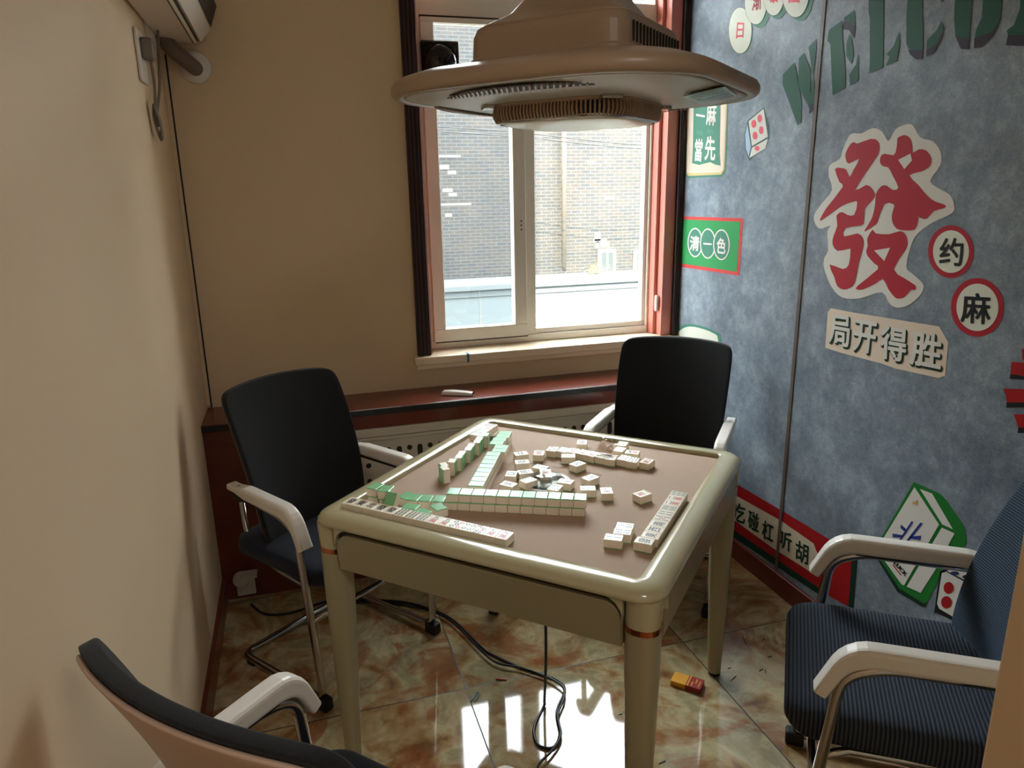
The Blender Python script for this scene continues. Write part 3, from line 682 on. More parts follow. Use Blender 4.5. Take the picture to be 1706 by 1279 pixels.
for k, (cx, cy, rx, ry, ch, q, m, lab) in enumerate((
        (340, 510, 190, 385, '日', ((292,380),(405,385),(392,625),(272,642)), 'p_pink', 'white disc sticker with a red 日, lowest of the disc row at the top'),
        (600, 60, 180, 348, '渐', ((560,-130),(702,-130),(692,150),(540,182)), 'p_red', 'white disc sticker with a red 渐, second in the disc row at the top'),
        (900, -70, 172, 330, '暴', ((830,-240),(1000,-240),(990,38),(828,45)), 'p_pink', 'white disc sticker third in the disc row, cut by the top of the picture'),
        (1270, -110, 222, 398, '富', ((1150,-280),(1360,-280),(1350,40),(1140,45)), 'p_pink', 'largest white disc sticker ending the disc row at the top'))):
    d = Decal('wall_decal', Z7, lab, 'wall sticker', (cx, cy), 'disc stickers at the top of the mural wall')
    d.poly('green_edge', ell(cx + (14 if k == 0 else 60), cy + (10 if k == 0 else 60), rx, ry), 'p_teal', 0.2 * k)
    d.poly('rim_line', ell(cx, cy, rx + 5, ry + 7), 'p_dkgreen', 1 + 0.6 * k); d.poly('white_disc', ell(cx, cy, rx, ry), 'p_disc', 1.3 + 0.6 * k); d.text('character', [(ch, q)], m, 1.6 + 0.6 * k, 0.03)

# ================================================================== TABLE
TX, TY, TR = 0.9973, -1.2358, -0.7713
ZS, ZR = 0.758, 0.769
tab = empty('mahjong_table', (TX, TY, 0), TR, 'champagne coloured automatic mahjong table with taupe playing mat and tapered legs', 'table')
bm = bmesh.new(); ring_stack(bm, [(0.396, 0.01, ZS - 0.03), (0.396, 0.01, ZS)]); link('playing_mat', bm, 'felt', tab)
bm = bmesh.new()
ring_stack(bm, [(0.394, 0.012, ZS - 0.02), (0.394, 0.012, ZR - 0.002), (0.396, 0.013, ZR), (0.415, 0.032, ZR + 0.001), (0.436, 0.048, ZR - 0.001), (0.449, 0.058, ZR - 0.007), (0.456, 0.064, ZR - 0.016), (0.457, 0.065, 0.746), (0.453, 0.061, 0.742), (0.43, 0.05, 0.742)], 10, caps=False)
link('rim', bm, 'rim', tab, smooth=True)
boxes('table_body', [((-0.40, -0.40, 0.66), (0.40, 0.40, ZS - 0.03))], 'hooddark', tab)
bm = bmesh.new(); ring_stack(bm, [(0.436, 0.055, 0.70), (0.436, 0.055, 0.743)]); link('dark_gap', bm, 'blackedge', tab)
for k in range(4):
    mt = Matrix.Rotation(k * PI / 2, 4, 'Z')
    pts = []
    L = 0.373
    for a0, cx in ((0, L - 0.04), (PI / 2, -L + 0.04)):
        for q in range(9):
            a = a0 + q * PI / 16; pts.append(Vector((cx + 0.04 * math.cos(a), -0.449, 0.728 - 0.04 + 0.04 * math.sin(a))))
    pts += [Vector((-L, -0.442, 0.626)), Vector((L, -0.442, 0.626))]
    bm = bmesh.new(); prism(bm, [mt @ p for p in pts], mt @ Vector((0, 0.03, 0))); link('apron_panel', bm, 'apron', tab, bevel=0.002)
    def sect(h, r, z, c): return [mt @ Vector((c + x, -c + y, z)) for x, y in rrect(h, r, 6)]
    bm = bmesh.new(); loft(bm, [sect(h, h * .85, z, c) for z, h, c in ((0.676, 0.0372, 0.4095), (0.70, 0.0378, 0.410), (0.725, 0.0385, 0.4105), (0.743, 0.039, 0.4105))])
    cb = link('corner_block', bm, 'rim', tab, smooth=True); cb.modifiers.new('es', 'EDGE_SPLIT')
    for sg in (1, -1):          # arched brackets running from the corner into the rim
        arc = [Vector((sg * 0.376, -0.4515, 0.743))] + [Vector((sg * (0.376 - 0.045 + 0.045 * math.cos(q * PI / 16)), -0.4515, 0.743 - 0.045 + 0.045 * math.sin(q * PI / 16))) for q in range(9)]
        bm = bmesh.new(); prism(bm, [mt @ p for p in arc], mt @ Vector((0, 0.02, 0))); link('rim_bracket', bm, 'rim', tab)
    bm = bmesh.new(); loft(bm, [sect(0.0382, 0.0322, z, 0.4095) for z in (0.664, 0.677)]); link('copper_ring', bm, 'bronze', tab)
    bm = bmesh.new(); loft(bm, [sect(h, h * 0.8, z, c) for z, h, c in ((0.012, 0.0205, 0.412), (0.2, 0.026, 0.411), (0.4, 0.032, 0.410), (0.55, 0.0355, 0.4095), (0.664, 0.037, 0.4095))])
    lg = link('leg', bm, 'leg', tab, smooth=True)
    md = lg.modifiers.new('es', 'EDGE_SPLIT')
    bm = bmesh.new(); loft(bm, [sect(h, h * 0.8, z, 0.413) for z, h in ((0.0, 0.018), (0.012, 0.020))]); link('foot_pad', bm, 'rubber', lg)
# centre dice unit and score windows drawn on the mat
cu = empty('centre', (0, 0, ZS)); cu.parent = tab
cu.name = 'dice_unit'
bm = bmesh.new(); lathe(bm, [(0.072, -0.002), (0.072, 0.004), (0.066, 0.006), (0.06, 0.004), (0.001, 0.004)], 48); link('dice_base', bm, 'white', cu, smooth=True)
bm = bmesh.new(); lathe(bm, [(0.058, 0.0045), (0.056, 0.0055), (0.001, 0.006)], 40); link('control_disc', bm, mat('teal_control_disc', (28, 52, 54), 0.12), cu, smooth=True)
bm = bmesh.new(); lathe(bm, [(0.05, 0.006), (0.047, 0.016), (0.036, 0.023), (0.02, 0.027), (0.001, 0.028)], 40); link('clear_dome', bm, 'dome', cu, smooth=True)
bm = bmesh.new()
for k in range(4):
    mt = Matrix.Rotation(k * PI / 2, 4, 'Z')
    for a, b in (((-0.118, -0.12, 0), (0.118, -0.1192, 0.0006)), ((-0.05, -0.152, 0), (0.05, -0.1512, 0.0006))):
        box(bm, a, b, 0, mt)
ln = link('mat_seams', bm, mat('mat_seam_line', (120, 96, 84), 0.6), tab); ln.location = (0, 0, ZS)
# peeling film scraps on the far rim
bm = bmesh.new()
for a, b in (((0.35, -0.41, 0), (0.455, -0.33, 0.0006)),):
    box(bm, a, b)
bm.free()

# ================================================================== MAHJONG TILES
TW, TL_, TH = 0.0318, 0.0418, 0.0222
def rb(lo, hi, bev):
    bm = bmesh.new(); box(bm, lo, hi)
    bmesh.ops.bevel(bm, geom=bm.edges[:], offset=bev, segments=2, profile=0.6, affect='EDGES'); return bm
def meshdata(bm, name, ms, smooth=False):
    me = bpy.data.meshes.new(name); bmesh.ops.recalc_face_normals(bm, faces=bm.faces); bm.to_mesh(me); bm.free()
    for m in ms: me.materials.append(M[m])
    return me
body_me = meshdata(rb((-TW/2, -TL_/2, -TH/2 + 0.0015), (TW/2, TL_/2, TH/2), 0.0018), 'tile_body', ['ivory'])
back_me = meshdata(rb((-TW/2 + 0.0002, -TL_/2 + 0.0002, -TH/2), (TW/2 - 0.0002, TL_/2 - 0.0002, -TH/2 + 0.0045), 0.0018), 'tile_back', ['mint'])
MK = {}
def mark(kind):
    if kind in MK: return MK[kind]
    bm = bmesh.new(); zt = TH/2 + 0.0002
    def g(ch, x0, y0, x1, y1, mi, bold=0.012): glyph_on(bm, ch, lambda u, v: Vector((x0 + (x1 - x0) * u, y0 + (y1 - y0) * v, zt)), bold, mi)
    def disc(x, y, r, mi, ri=0.45):
        n = 12
        a = [bm.verts.new((x + r * math.cos(2*PI*i/n), y + r * math.sin(2*PI*i/n), zt)) for i in range(n)]; b = [bm.verts.new((x + r*ri * math.cos(2*PI*i/n), y + r*ri * math.sin(2*PI*i/n), zt)) for i in range(n)]
        for i in range(n): bm.faces.new((a[i], a[(i+1)%n], b[(i+1)%n], b[i])).material_index = mi
    def bar(x, y, w, h, mi):
        bm.faces.new([bm.verts.new((x + a*w/2, y + b*h/2, zt)) for a, b in ((-1,-1),(1,-1),(1,1),(-1,1))]).material_index = mi
    if kind[0] == 'w':
        g(kind[1], -0.009, 0.003, 0.009, 0.0165, 0); g('萬', -0.0095, -0.0165, 0.0095, 0.001, 1)
    elif kind[0] == 'c':
        n = int(kind[1]); pos = {1: [(0, 0)], 2: [(0, .01), (0, -.01)], 4: [(-.007, .01), (.007, .01), (-.007, -.01), (.007, -.01)], 5: [(-.008, .011), (.008, .011), (0, 0), (-.008, -.011), (.008, -.011)], 8: [(x, y) for x in (-.006, .006) for y in (-.014, -.005, .005, .014)], 7: [(-.008, .014), (0, .009), (.008, .005), (-.006, -.005), (.006, -.005), (-.006, -.014), (.006, -.014)]}[n]
        for i, (x, y) in enumerate(pos): disc(x, y, 0.012 if n == 1 else 0.0052 if n > 5 else 0.006, (2, 1, 0)[i % 3] if n != 4 else 2)
    elif kind[0] == 'b':
        n = int(kind[1]); pos = {2: [(0, .009), (0, -.009)], 3: [(0, .009), (-.006, -.009), (.006, -.009)], 4: [(-.006, .009), (.006, .009), (-.006, -.009), (.006, -.009)], 5: [(-.008, .009), (.008, .009), (0, 0), (-.008, -.009), (.008, -.009)], 6: [(x, y) for x in (-.008, 0, .008) for y in (-.009, .009)], 9: [(x, y) for x in (-.009, 0, .009) for y in (-.0125, 0, .0125)]}[n]
        for i, (x, y) in enumerate(pos):
            mi = 1 if (n == 5 and x == 0) else 2
            h = 0.009 if n == 9 else 0.0135
            bar(x, y, 0.0032, h, mi); bar(x, y, 0.0052, 0.002, mi); bar(x, y + h/2, 0.005, 0.0018, mi); bar(x, y - h/2, 0.005, 0.0018, mi)
    elif kind[0] == 'f':
        for a, b, w, h in ((0, .0145, .022, .0016), (0, -.0145, .022, .0016), (.011, 0, .0016, .03), (-.011, 0, .0016, .03)): bar(a, b, w, h, 0)
        for a, b, w, h in ((0, .011, .014, .001), (0, -.011, .014, .001), (.007, 0, .001, .022), (-.007, 0, .001, .022)): bar(a, b, w, h, 0)
    else:
        g(kind[1], -0.010, -0.013, 0.010, 0.013, {'k': 0, 'r': 1, 'g': 2}[kind[0]], 0.025)
    me = bpy.data.meshes.new('tile_mark'); bm.to_mesh(me); bm.free()
    for m in ('k_black', 'k_red', 'k_green'): me.materials.append(M[m])
    MK[kind] = me; return me
NTILES = [0]
def tile(x, y, z, yaw, label, group, kind=None, pose='up', tilt=None):
    """x,y = centre, z = bottom; yaw = direction of the tile's long side minus 90 degrees"""
    o = bpy.data.objects.new('mahjong_tile', body_me); COL.objects.link(o)
    if pose == 'up': R_ = Matrix.Rotation(yaw, 3, 'Z'); h = TH/2
    elif pose == 'down': R_ = Matrix.Rotation(yaw, 3, 'Z') @ Matrix.Rotation(PI, 3, 'Y'); h = TH/2
    else: R_ = Matrix.Rotation(yaw, 3, 'Z') @ Matrix.Rotation(PI/2, 3, 'X'); h = TL_/2     # on end, face toward local -y
    if tilt: R_ = Matrix.Rotation(yaw, 3, 'Z') @ Matrix.Rotation(tilt, 3, 'X') @ Matrix.Rotation(PI, 3, 'Y'); h = abs(TL_/2 * math.sin(tilt)) + TH/2 * math.cos(tilt) + 0.0005
    o.matrix_world = Matrix.Translation((x, y, z + h + 0.0002)) @ R_.to_4x4()
    tag(o, label, 'mahjong tile', group)
    b = bpy.data.objects.new('tile_back', back_me); COL.objects.link(b); b.parent = o
    if kind:
        mk = bpy.data.objects.new('engraved_face', mark(kind)); COL.objects.link(mk); mk.parent = o
    NTILES[0] += 1
    return o
ORD = ['first', 'second', 'third', 'fourth', 'fifth', 'sixth', 'seventh', 'eighth', 'ninth', 'tenth', 'eleventh', 'twelfth', 'thirteenth', 'fourteenth', 'fifteenth']
NAMES = {'w': 'character', 'c': 'circle', 'b': 'bamboo', 'f': 'framed blank', 'k': 'black character', 'r': 'red character', 'g': 'green character'}
# hand row along the near left rim: 15 face up
A = Vector((0.440, -1.234)); D = Vector((0.344, -0.335)).normalized(); Pp = Vector((-D.y, D.x))
kinds = ['k發', 'k東', 'k北', 'k發', 'k發', 'b9', 'b9', 'b9', 'w五', 'w五', 'c5', 'c4', 'c7', 'w七', 'w九']
yaw = math.atan2(D.y, D.x)
for i in range(15):
    c = A + D * (0.0319 * (i + 0.5)) + Pp * (0.0213)
    tile(c.x, c.y, ZS if i > 0 else ZS, yaw, 'face up tile, %s from the left in the long row along the near left rim' % ORD[i], 'face up row along the near left rim', kinds[i])
# front wall two layers of 11
A = Vector((0.696, -1.318)); D = Vector((1.019 - 0.694, -1.474 + 1.318)).normalized(); Pp = Vector((-D.y, D.x)); yaw = math.atan2(D.y, D.x)
for lay in (0, 1):
    for i in range(11):
        c = A + D * (0.0326 * (i + 0.5) - (0.004 if lay == 0 else 0)) + Pp * 0.021
        tile(c.x, c.y, ZS + lay * 0.0227, yaw, 'green backed tile, %s from left in %s layer of the near double wall' % (ORD[i], 'upper' if lay else 'lower'), 'near double wall of tiles', None, 'down')
# rear wall two layers of 14
A = Vector((0.761, -1.283)); D2 = (Vector((0.999, -0.906)) - Vector((0.798, -1.304))).normalized(); Pp = Vector((D2.y, -D2.x)); yaw = math.atan2(D2.y, D2.x)
jog = [0, 0, 0, 0, 0, 0, 0, 0, .012, .012, -.008, -.006, 0, 0]
for lay in (0, 1):
    for i in range(14):
        c = A + D2 * (0.0320 * (i + 0.5)) + Pp * (0.021 + (jog[i] if lay else 0.0))
        tile(c.x, c.y, ZS + lay * 0.0227, yaw, 'green backed tile, %s from near end in %s layer of the far double wall' % (ORD[i], 'upper' if lay else 'lower'), 'far double wall of tiles', None, 'down')
# helpers to place tiles from the seen front edge of their top face
def edge_tile(a, b, ztop, label, group, kind, pose='up', long_front=False, flip=False):
    p, q = at(a[0], a[1], ztop).xy, at(b[0], b[1], ztop).xy
    d_ = (q - p).normalized(); n = Vector((-d_.y, d_.x)); m_ = (p + q) / 2
    dep = TW if long_front else TL_
    c = m_ + n * dep / 2; yw = math.atan2(d_.y, d_.x) + (PI/2 if long_front else 0) + (PI if flip else 0)
    return tile(c.x, c.y, ztop - TH - 0.0002, yw, label, group, kind, pose)
def q1(u, v): return (560 + u * .11723, 790 + v * .11727)
def q2(u, v): return (720 + u * .10165, 700 + v * .10164)
def q4(u, v): return (830 + u * .09965, 730 + v * .09967)
def q5(u, v): return (900 + u * .1231, 720 + v * .12313)
def q6(u, v): return (990 + u * .1095, 800 + v * .10946)
G1 = 'loose green backed tiles at the left corner'
base = Vector((0.696, -1.318)) 
for i, (a, b) in enumerate((((1340,380),(1530,392)), ((1165,375),(1335,385)), ((985,355),(1150,375)), ((870,320),(975,350)))):
    edge_tile(q1(*a), q1(*b), ZS + TH, 'green tile, %s one running left from the end of the near double wall' % ORD[i], G1, None, 'down')
t1 = edge_tile(q1(590,235), q1(740,248), ZS + 2*TH + .0005, 'green tile topping the right one of two stacks at the left corner', G1, None, 'down')
t2 = edge_tile(q1(425,190), q1(560,215), ZS + 2*TH + .0005, 'green tile topping the left one of two stacks at the left corner', G1, None, 'down')
for t_, w_ in ((t1, 'right'), (t2, 'left')):
    l = t_.location; tile(l.x + (0.002 if w_ == 'right' else 0.004), l.y - 0.004, ZS, t_.matrix_world.to_euler().z, 'face down tile underneath, %s stack at the left corner' % w_, G1, None, 'down')
edge_tile(q1(925,470), q1(1110,500), ZS + TH, 'face down green tile lying loose, left one in front of the near wall', G1, None, 'down', True)
edge_tile(q1(1115,535), q1(1215,575), ZS + TH, 'face down green tile turned askew, middle one in front of the near wall', G1, None, 'down', True)
edge_tile(q1(1420,520), q1(1600,470), ZS + TH, 'face down green tile turned askew, against the left end of the near wall', G1, None, 'down')
p = at(*q1(790, 400), ZS + 0.02)
tile(p.x, p.y, ZS, -0.75, 'green backed tile leaning on its edge between the corner stacks and the long row', G1, None, 'down', tilt=0.95)
# standing rack of tiles (far left player)
G2 = 'standing tiles beside the far double wall'
st = [((160,735),(310,790)), ((155,690),(290,725)), ((310,660),(470,655)), ((450,600),(600,585)), ((500,540),(630,530)), ((585,480),(720,462)), ((620,425),(780,400)), ((700,370),(860,350)), ((760,310),(920,295)), ((820,260),(980,240))]
SY = math.atan2(0.89, 0.45)
for i, (a, b) in enumerate(st):
    c = (at(*q2(*a), ZS + TL_).xy + at(*q2(*b), ZS + TL_).xy) / 2 + Vector((0.004, 0.010))
    if i < 2: c = Vector((0.7315, -1.132)) if i == 0 else Vector((0.7345, -1.1055))
    else: c = Vector((0.768, -1.083)) + (Vector((0.911, -0.893)) - Vector((0.768, -1.083))) * ((i - 2) / 7) + Vector((0.003 if i % 2 else -0.003, 0))
    yw = (0.15 if i == 0 else 0.1) + (-PI/2 if i < 2 else -0.95 - PI/2 + 0.42) + (0 if i >= 2 else PI)
    tile(c.x, c.y, ZS, yw, 'tile standing on end, %s from the near end of the standing row' % ORD[i], G2, ['b6','w三','c2','w四','b3','c8','w六','b5','c5','w二'][i], 'stand')
# far corner hand, face up on the rim
G3 = 'four face up tiles on the far left corner of the rim'
Df = Vector((0.080, 0.091)).normalized()
for i in range(4):
    c = Vector((0.888, -0.870)) + Df * (0.0322 * (i + .5) - 0.006) + Vector((Df.y, -Df.x)) * -0.0
    tile(c.x, c.y, ZR + 0.0022, math.atan2(Df.y, Df.x), 'face up tile, %s from near end of the short row on the far rim' % ORD[i], G3, ['b6', 'b9', 'w三', 'c8'][i])
# right hand row
G4 = 'face up row along the near right rim'
A = Vector((1.052, -1.680)); D = Vector((0.198, 0.209)).normalized(); Pp = Vector((-D.y, D.x)); yaw = math.atan2(D.y, D.x)
kinds = ['k發', 'k東', 'k西', 'k南', 'b5', 'b4', 'b6', 'w二', 'w二', 'b9']
for i in range(10):
    c = Vector((1.0885, -1.6995)) + D * (0.0319 * (i + .5) - 0.003) + Pp * (0.0215 + (0.006 if i in (0,) else 0))
    tile(c.x, c.y, ZS, yaw, 'face up tile, %s from the near end of the row by the right hand rim' % ORD[i], G4, kinds[i])
# three bamboo tiles
G5 = 'three bamboo tiles near the right corner of the mat'
edge_tile(q6(128,895), q6(435,930), ZS + TH, 'bamboo tile with two bars, nearest of the three near the right corner', G5, 'b2', 'up', True)
edge_tile(q6(268,805), q6(568,838), ZS + TH, 'bamboo tile, middle of the three near the right corner of the mat', G5, 'b4', 'up', True)
edge_tile(q6(308,715), q6(600,748), ZS + TH, 'bamboo tile with three bars, furthest of the three near the right corner', G5, 'b3', 'up', True)
# back row of open tiles
G6 = 'staggered open row along the far right rim'
bk = [((70,245),(205,260),'c7'),((205,250),(345,275),'b6'),((345,265),(480,285),'w四'),((480,280),(590,305),'w二'),((590,300),(730,335),'w九'),((735,325),(870,355),'c4'),((868,360),(1015,378),'c5'),((1030,360),(1165,385),'b5'),((1160,392),(1305,412),'b9'),((1330,400),(1480,432),'w八')]
for i, (a, b, k) in enumerate(bk):
    edge_tile(q5(*a), q5(*b), ZS + TH, 'face up tile, %s from the left in the staggered row at the far right' % ORD[i], G6, k)
G7 = 'discarded tiles around the dice unit'
loose = [
    (q5(1130,278), q5(1340,300), 'w一', True, 'face up tile lying behind the staggered row, at its right'),
    (q5(1010,170), q5(1165,190), 'f', False, 'pale tile against the far rim behind the staggered row'),
    (q5(975,245), q5(1100,268), 'f', False, 'pale tile between the plastic wrapper and the far right rim'),
    (q5(490,160), q5(630,165), 'w一', False, 'face up tile alone near the middle of the far rim'),
    (q4(262,295), q4(548,262), 'k中', True, 'tile with a dark character, furthest left of the discards'),
    (q4(583,278), q4(752,284), 'w一', False, 'face up tile just left of the staggered row'),
    (q4(278,430), q4(545,412), 'k南', True, 'tile with a black character in front of the furthest left discard'),
    (q4(1052,318), q4(1295,320), 'c5', True, 'circle tile just before the staggered row'),
    (q4(590,490), q4(740,520), 'b2', True, 'two bar bamboo tile in the middle of the discards'),
    (q4(695,605), q4(900,600), 'w六', False, 'face up tile nearest the clear dice dome'),
    (q4(105,632), q4(290,640), 'c1', False, 'tile with a single circle left among the discards'),
    (q4(370,600), q4(585,575), 'k西', True, 'tile with a black character between the circle tile and the dome'),
    (q4(330,690), q4(480,760), 'f', False, 'framed blank tile turned askew beside the dome'),
    (q4(20,770), q4(225,815), 'k東', True, 'tile with a black character just behind the near wall, at left'),
    (q4(815,850), q4(985,880), 'c4', False, 'four circle tile just behind the near double wall'),
    (q4(1000,735), q4(1185,765), 'w五', True, 'face up tile leaning by the white dice ring'),
    (q4(1190,430), q4(1300,470), 'k發', False, 'tile with a black character right of the dice unit, further one'),
    (q4(1395,660), q4(1505,705), 'k西', False, 'tile with a black character right of the dice unit, nearer one'),
    (q4(1370,868), q4(1640,868), 'b9', True, 'bamboo tile just behind the right end of the near wall'),
    (q5(822,830), q5(995,828), 'w七', False, 'face up tile alone beyond the right end of the near wall'),
    (q5(1235,820), q5(1370,885), 'w二', False, 'face up tile alone in the middle of the right side of the mat'),
]
for a, b, k, lf, lab in loose:
    edge_tile(a, b, ZS + TH, lab, G7, k, 'up', lf)
# clear plastic wrapper and its card on the far tiles
wr = empty('plastic_wrapper', (0, 0, 0), 0, 'crumpled tan and clear plastic wrapper on the tiles at the far right', 'wrapper')
pc = [at(*q5(*s), z) for s, z in (((740,258), .787), ((965,290), .786), ((1000,150), .800), ((840,115), .806))]
cen = sum(pc, Vector()) / 4; wr.location = cen
bm = bmesh.new(); prism(bm, [p - cen for p in pc], Vector((0, 0, 0.0012))); link('tan_card', bm, 'tan', wr)
bm = bmesh.new()
n = 7; rnd = random.Random(3)
gv = [[bm.verts.new(pc[0].lerp(pc[1], i/n*1.15).lerp(pc[3].lerp(pc[2], i/n*1.15), j/n*1.1 - .02) - cen + Vector((0, 0, 0.003 + rnd.uniform(0, .011)))) for i in range(n+1)] for j in range(n+1)]
for j in range(n):
    for i in range(n): bm.faces.new((gv[j][i], gv[j][i+1], gv[j+1][i+1], gv[j+1][i]))
link('clear_film', bm, 'wrap', wr)
dp = at(*q5(1010, 110), .785)
bm = bmesh.new(); lathe(bm, [(0.012, 0), (0.014, 0.006), (0.012, 0.014), (0.006, 0.02), (0.001, 0.021)], 20)
o = link('glass_stopper', bm, 'dome', smooth=True); o.location = (dp.x, dp.y, ZR + 0.003); tag(o, 'tiny clear plastic cap standing on the far rim of the table', 'cap')

# ================================================================== HOOD LAMP
HX, HY, HZ = 1.003, -1.444, 1.749
hood = empty('hood_lamp', (HX, HY, HZ), TR, 'beige rounded square smoke extractor lamp hanging over the mahjong table', 'extractor hood'); hood.scale = (0.945, 0.945, 0.945); hood.rotation_euler[2] = -0.847
bm = bmesh.new()
ring_stack(bm, [(0.205, 0.06, 0.046), (0.30, 0.155, 0.036), (0.345, 0.20, 0.022), (0.362, 0.222, 0.014), (0.368, 0.228, 0.004), (0.368, 0.228, -0.008), (0.362, 0.222, -0.015), (0.352, 0.214, -0.0165), (0.338, 0.20, -0.0125)], 14, caps=False)
link('plate', bm, 'hood', hood, smooth=True)
bm = bmesh.new(); ring_stack(bm, [(0.342, 0.203, -0.0135), (0.325, 0.18, -0.0155), (0.29, 0.14, -0.022), (0.22, 0.1, -0.028), (0.1, 0.05, -0.030), (0.001, 0.0005, -0.030)], 14)
link('underside_panel', bm, 'hoodunder', hood, smooth=True)
bm = bmesh.new(); ring_stack(bm, [(0.158, 0.09, -0.03), (0.158, 0.09, -0.062)], 12); link('light_core', bm, 'hooddark', hood)
lu = empty('lamp_unit', (0, 0, 0)); lu.parent = hood
for o_ in (hood.children[-1],): pass
bm = bmesh.new()
path = rrect(0.166, 0.095, 16)
pts = []
for i in range(len(path)):
    a, b = Vector(path[i]), Vector(path[(i + 1) % len(path)]); L = (b - a).length; n = max(1, round(L / 0.0085)) if L > 0.012 else 1
    for s in range(n): pts.append(a.lerp(b, s / n))
for i, p in enumerate(pts):
    nx = pts[(i + 1) % len(pts)] - pts[i - 1]; an = math.atan2(nx.y, nx.x)
    mt = Matrix.Translation((p.x, p.y, -0.032)) @ Matrix.Rotation(an, 4, 'Z')
    loft(bm, [[mt @ Vector((x, y + dy, z)) for x, y in ((-.002, -.004), (.002, -.004), (.002, .006), (-.002, .006))] for z, dy in ((0.003, 0.004), (-0.012, 0.0), (-0.022, 0.0), (-0.034, 0.007))])
link('slatted_ring', bm, 'hood', lu)
bm = bmesh.new(); ring_stack(bm, [(0.166, 0.095, -0.027), (0.168, 0.097, -0.030), (0.166, 0.095, -0.036), (0.158, 0.09, -0.036)], 12); link('ring_collar', bm, 'hood', lu, smooth=False)
bm = bmesh.new(); ring_stack(bm, [(0.157, 0.088, -0.062), (0.157, 0.088, -0.066), (0.14, 0.08, -0.072), (0.08, 0.05, -0.076), (0.001, 0.0005, -0.077)], 12); link('lens_panel', bm, 'lens', lu, smooth=True)
bm = bmesh.new(); ring_stack(bm, [(0.161, 0.091, -0.062), (0.161, 0.091, -0.067), (0.155, 0.087, -0.069)], 12, caps=False); link('lens_rim', bm, 'chrome', lu, smooth=True)
# four slotted inlets
for k in (0, 2, 3):
    mt = Matrix.Rotation(k * PI / 2, 4, 'Z')
    bm = bmesh.new()
    up, dn = [], []
    for s in range(13):
        t = -1 + s / 6; x = t * 0.17; yo = -0.318 + 0.03 * t * t; hw = 0.024 * (1 - 0.75 * t * t) + 0.002
        up.append(Vector((x, yo + 0.03 - 0.02 - hw, -0.0195))); dn.append(Vector((x, yo + 0.03 - 0.02 + hw, -0.0235)))
    prism(bm, [mt @ p for p in up + dn[::-1]], Vector((0, 0, -0.0015)))
    g = link('inlet_slot', bm, 'hooddark', hood)
    bm = bmesh.new()
    for s in range(27):
        t = -1 + (s + 0.5) / 13.5; x = t * 0.165; yo = -0.308 + 0.03 * t * t; hw = 0.024 * (1 - 0.75 * t * t) + 0.003
        m2 = mt @ Matrix.Translation((x, yo, -0.024)) @ Matrix.Rotation(0.5, 4, 'Z') @ Matrix.Rotation(-0.09, 4, 'X')
        box(bm, (-0.002, -hw, -0.0025), (0.002, hw, 0.0018), 0, m2)
    link('inlet_fins', bm, 'hood', g)
# small lamp clips at ring corners
for k in range(4):
    mt = Matrix.Rotation(k * PI / 2, 4, 'Z') @ Matrix.Translation((0.15, -0.15, -0.034)) @ Matrix.Rotation(PI/4, 4, 'Z')
    bm = bmesh.new(); box(bm, (-0.022, -0.012, -0.003), (0.022, 0.012, 0.006), 0, mt)
    link('mounting_clip', bm, 'chrome', hood, bevel=0.002)
# sticker on the right corner
mt = Matrix.Translation((0.296, 0.045, -0.0245)) @ Matrix.Rotation(0.12, 4, 'Z') @ Matrix.Rotation(-0.15, 4, 'Y')
bm = bmesh.new(); box(bm, (-0.042, -0.085, -0.0014), (0.042, 0.085, 0.0), 0, mt); stk = link('warning_sticker', bm, 'film', hood)
bm = bmesh.new()
for k in range(5): box(bm, (-0.034, -0.078 + k * 0.016, -0.0018), (0.034, -0.073 + k * 0.016, -0.0012), 0, mt)
box(bm, (-0.034, 0.012, -0.0018), (0.034, 0.078, -0.0012), 0, mt)
link('printed_lines', bm, 'film2', stk)
# body, neck and duct
bm = bmesh.new(); ring_stack(bm, [(0.19, 0.05, 0.045), (0.19, 0.05, 0.062), (0.186, 0.05, 0.064), (0.184, 0.05, 0.108), (0.178, 0.05, 0.125)], 10); link('body', bm, 'hood', hood, smooth=False, bevel=0.002)
bm = bmesh.new()
for s in range(15):
    y = -0.13 + s * 0.0186
    box(bm, (0.1845, y - 0.0022, 0.07), (0.1885, y + 0.0022, 0.108))
link('body_fins', bm, 'hooddark', hood)
bm = bmesh.new(); ring_stack(bm, [(0.178, 0.05, 0.125), (0.165, 0.05, 0.135), (0.125, 0.045, 0.158), (0.10, 0.04, 0.190), (0.092, 0.04, 0.23)], 10); link('shoulder', bm, 'hood', hood, smooth=True)
bm = bmesh.new(); ring_stack(bm, [(0.088, 0.03, 0.23), (0.088, 0.03, (2.749 - HZ) / 0.945)], 8); link('duct', bm, 'hood', hood)

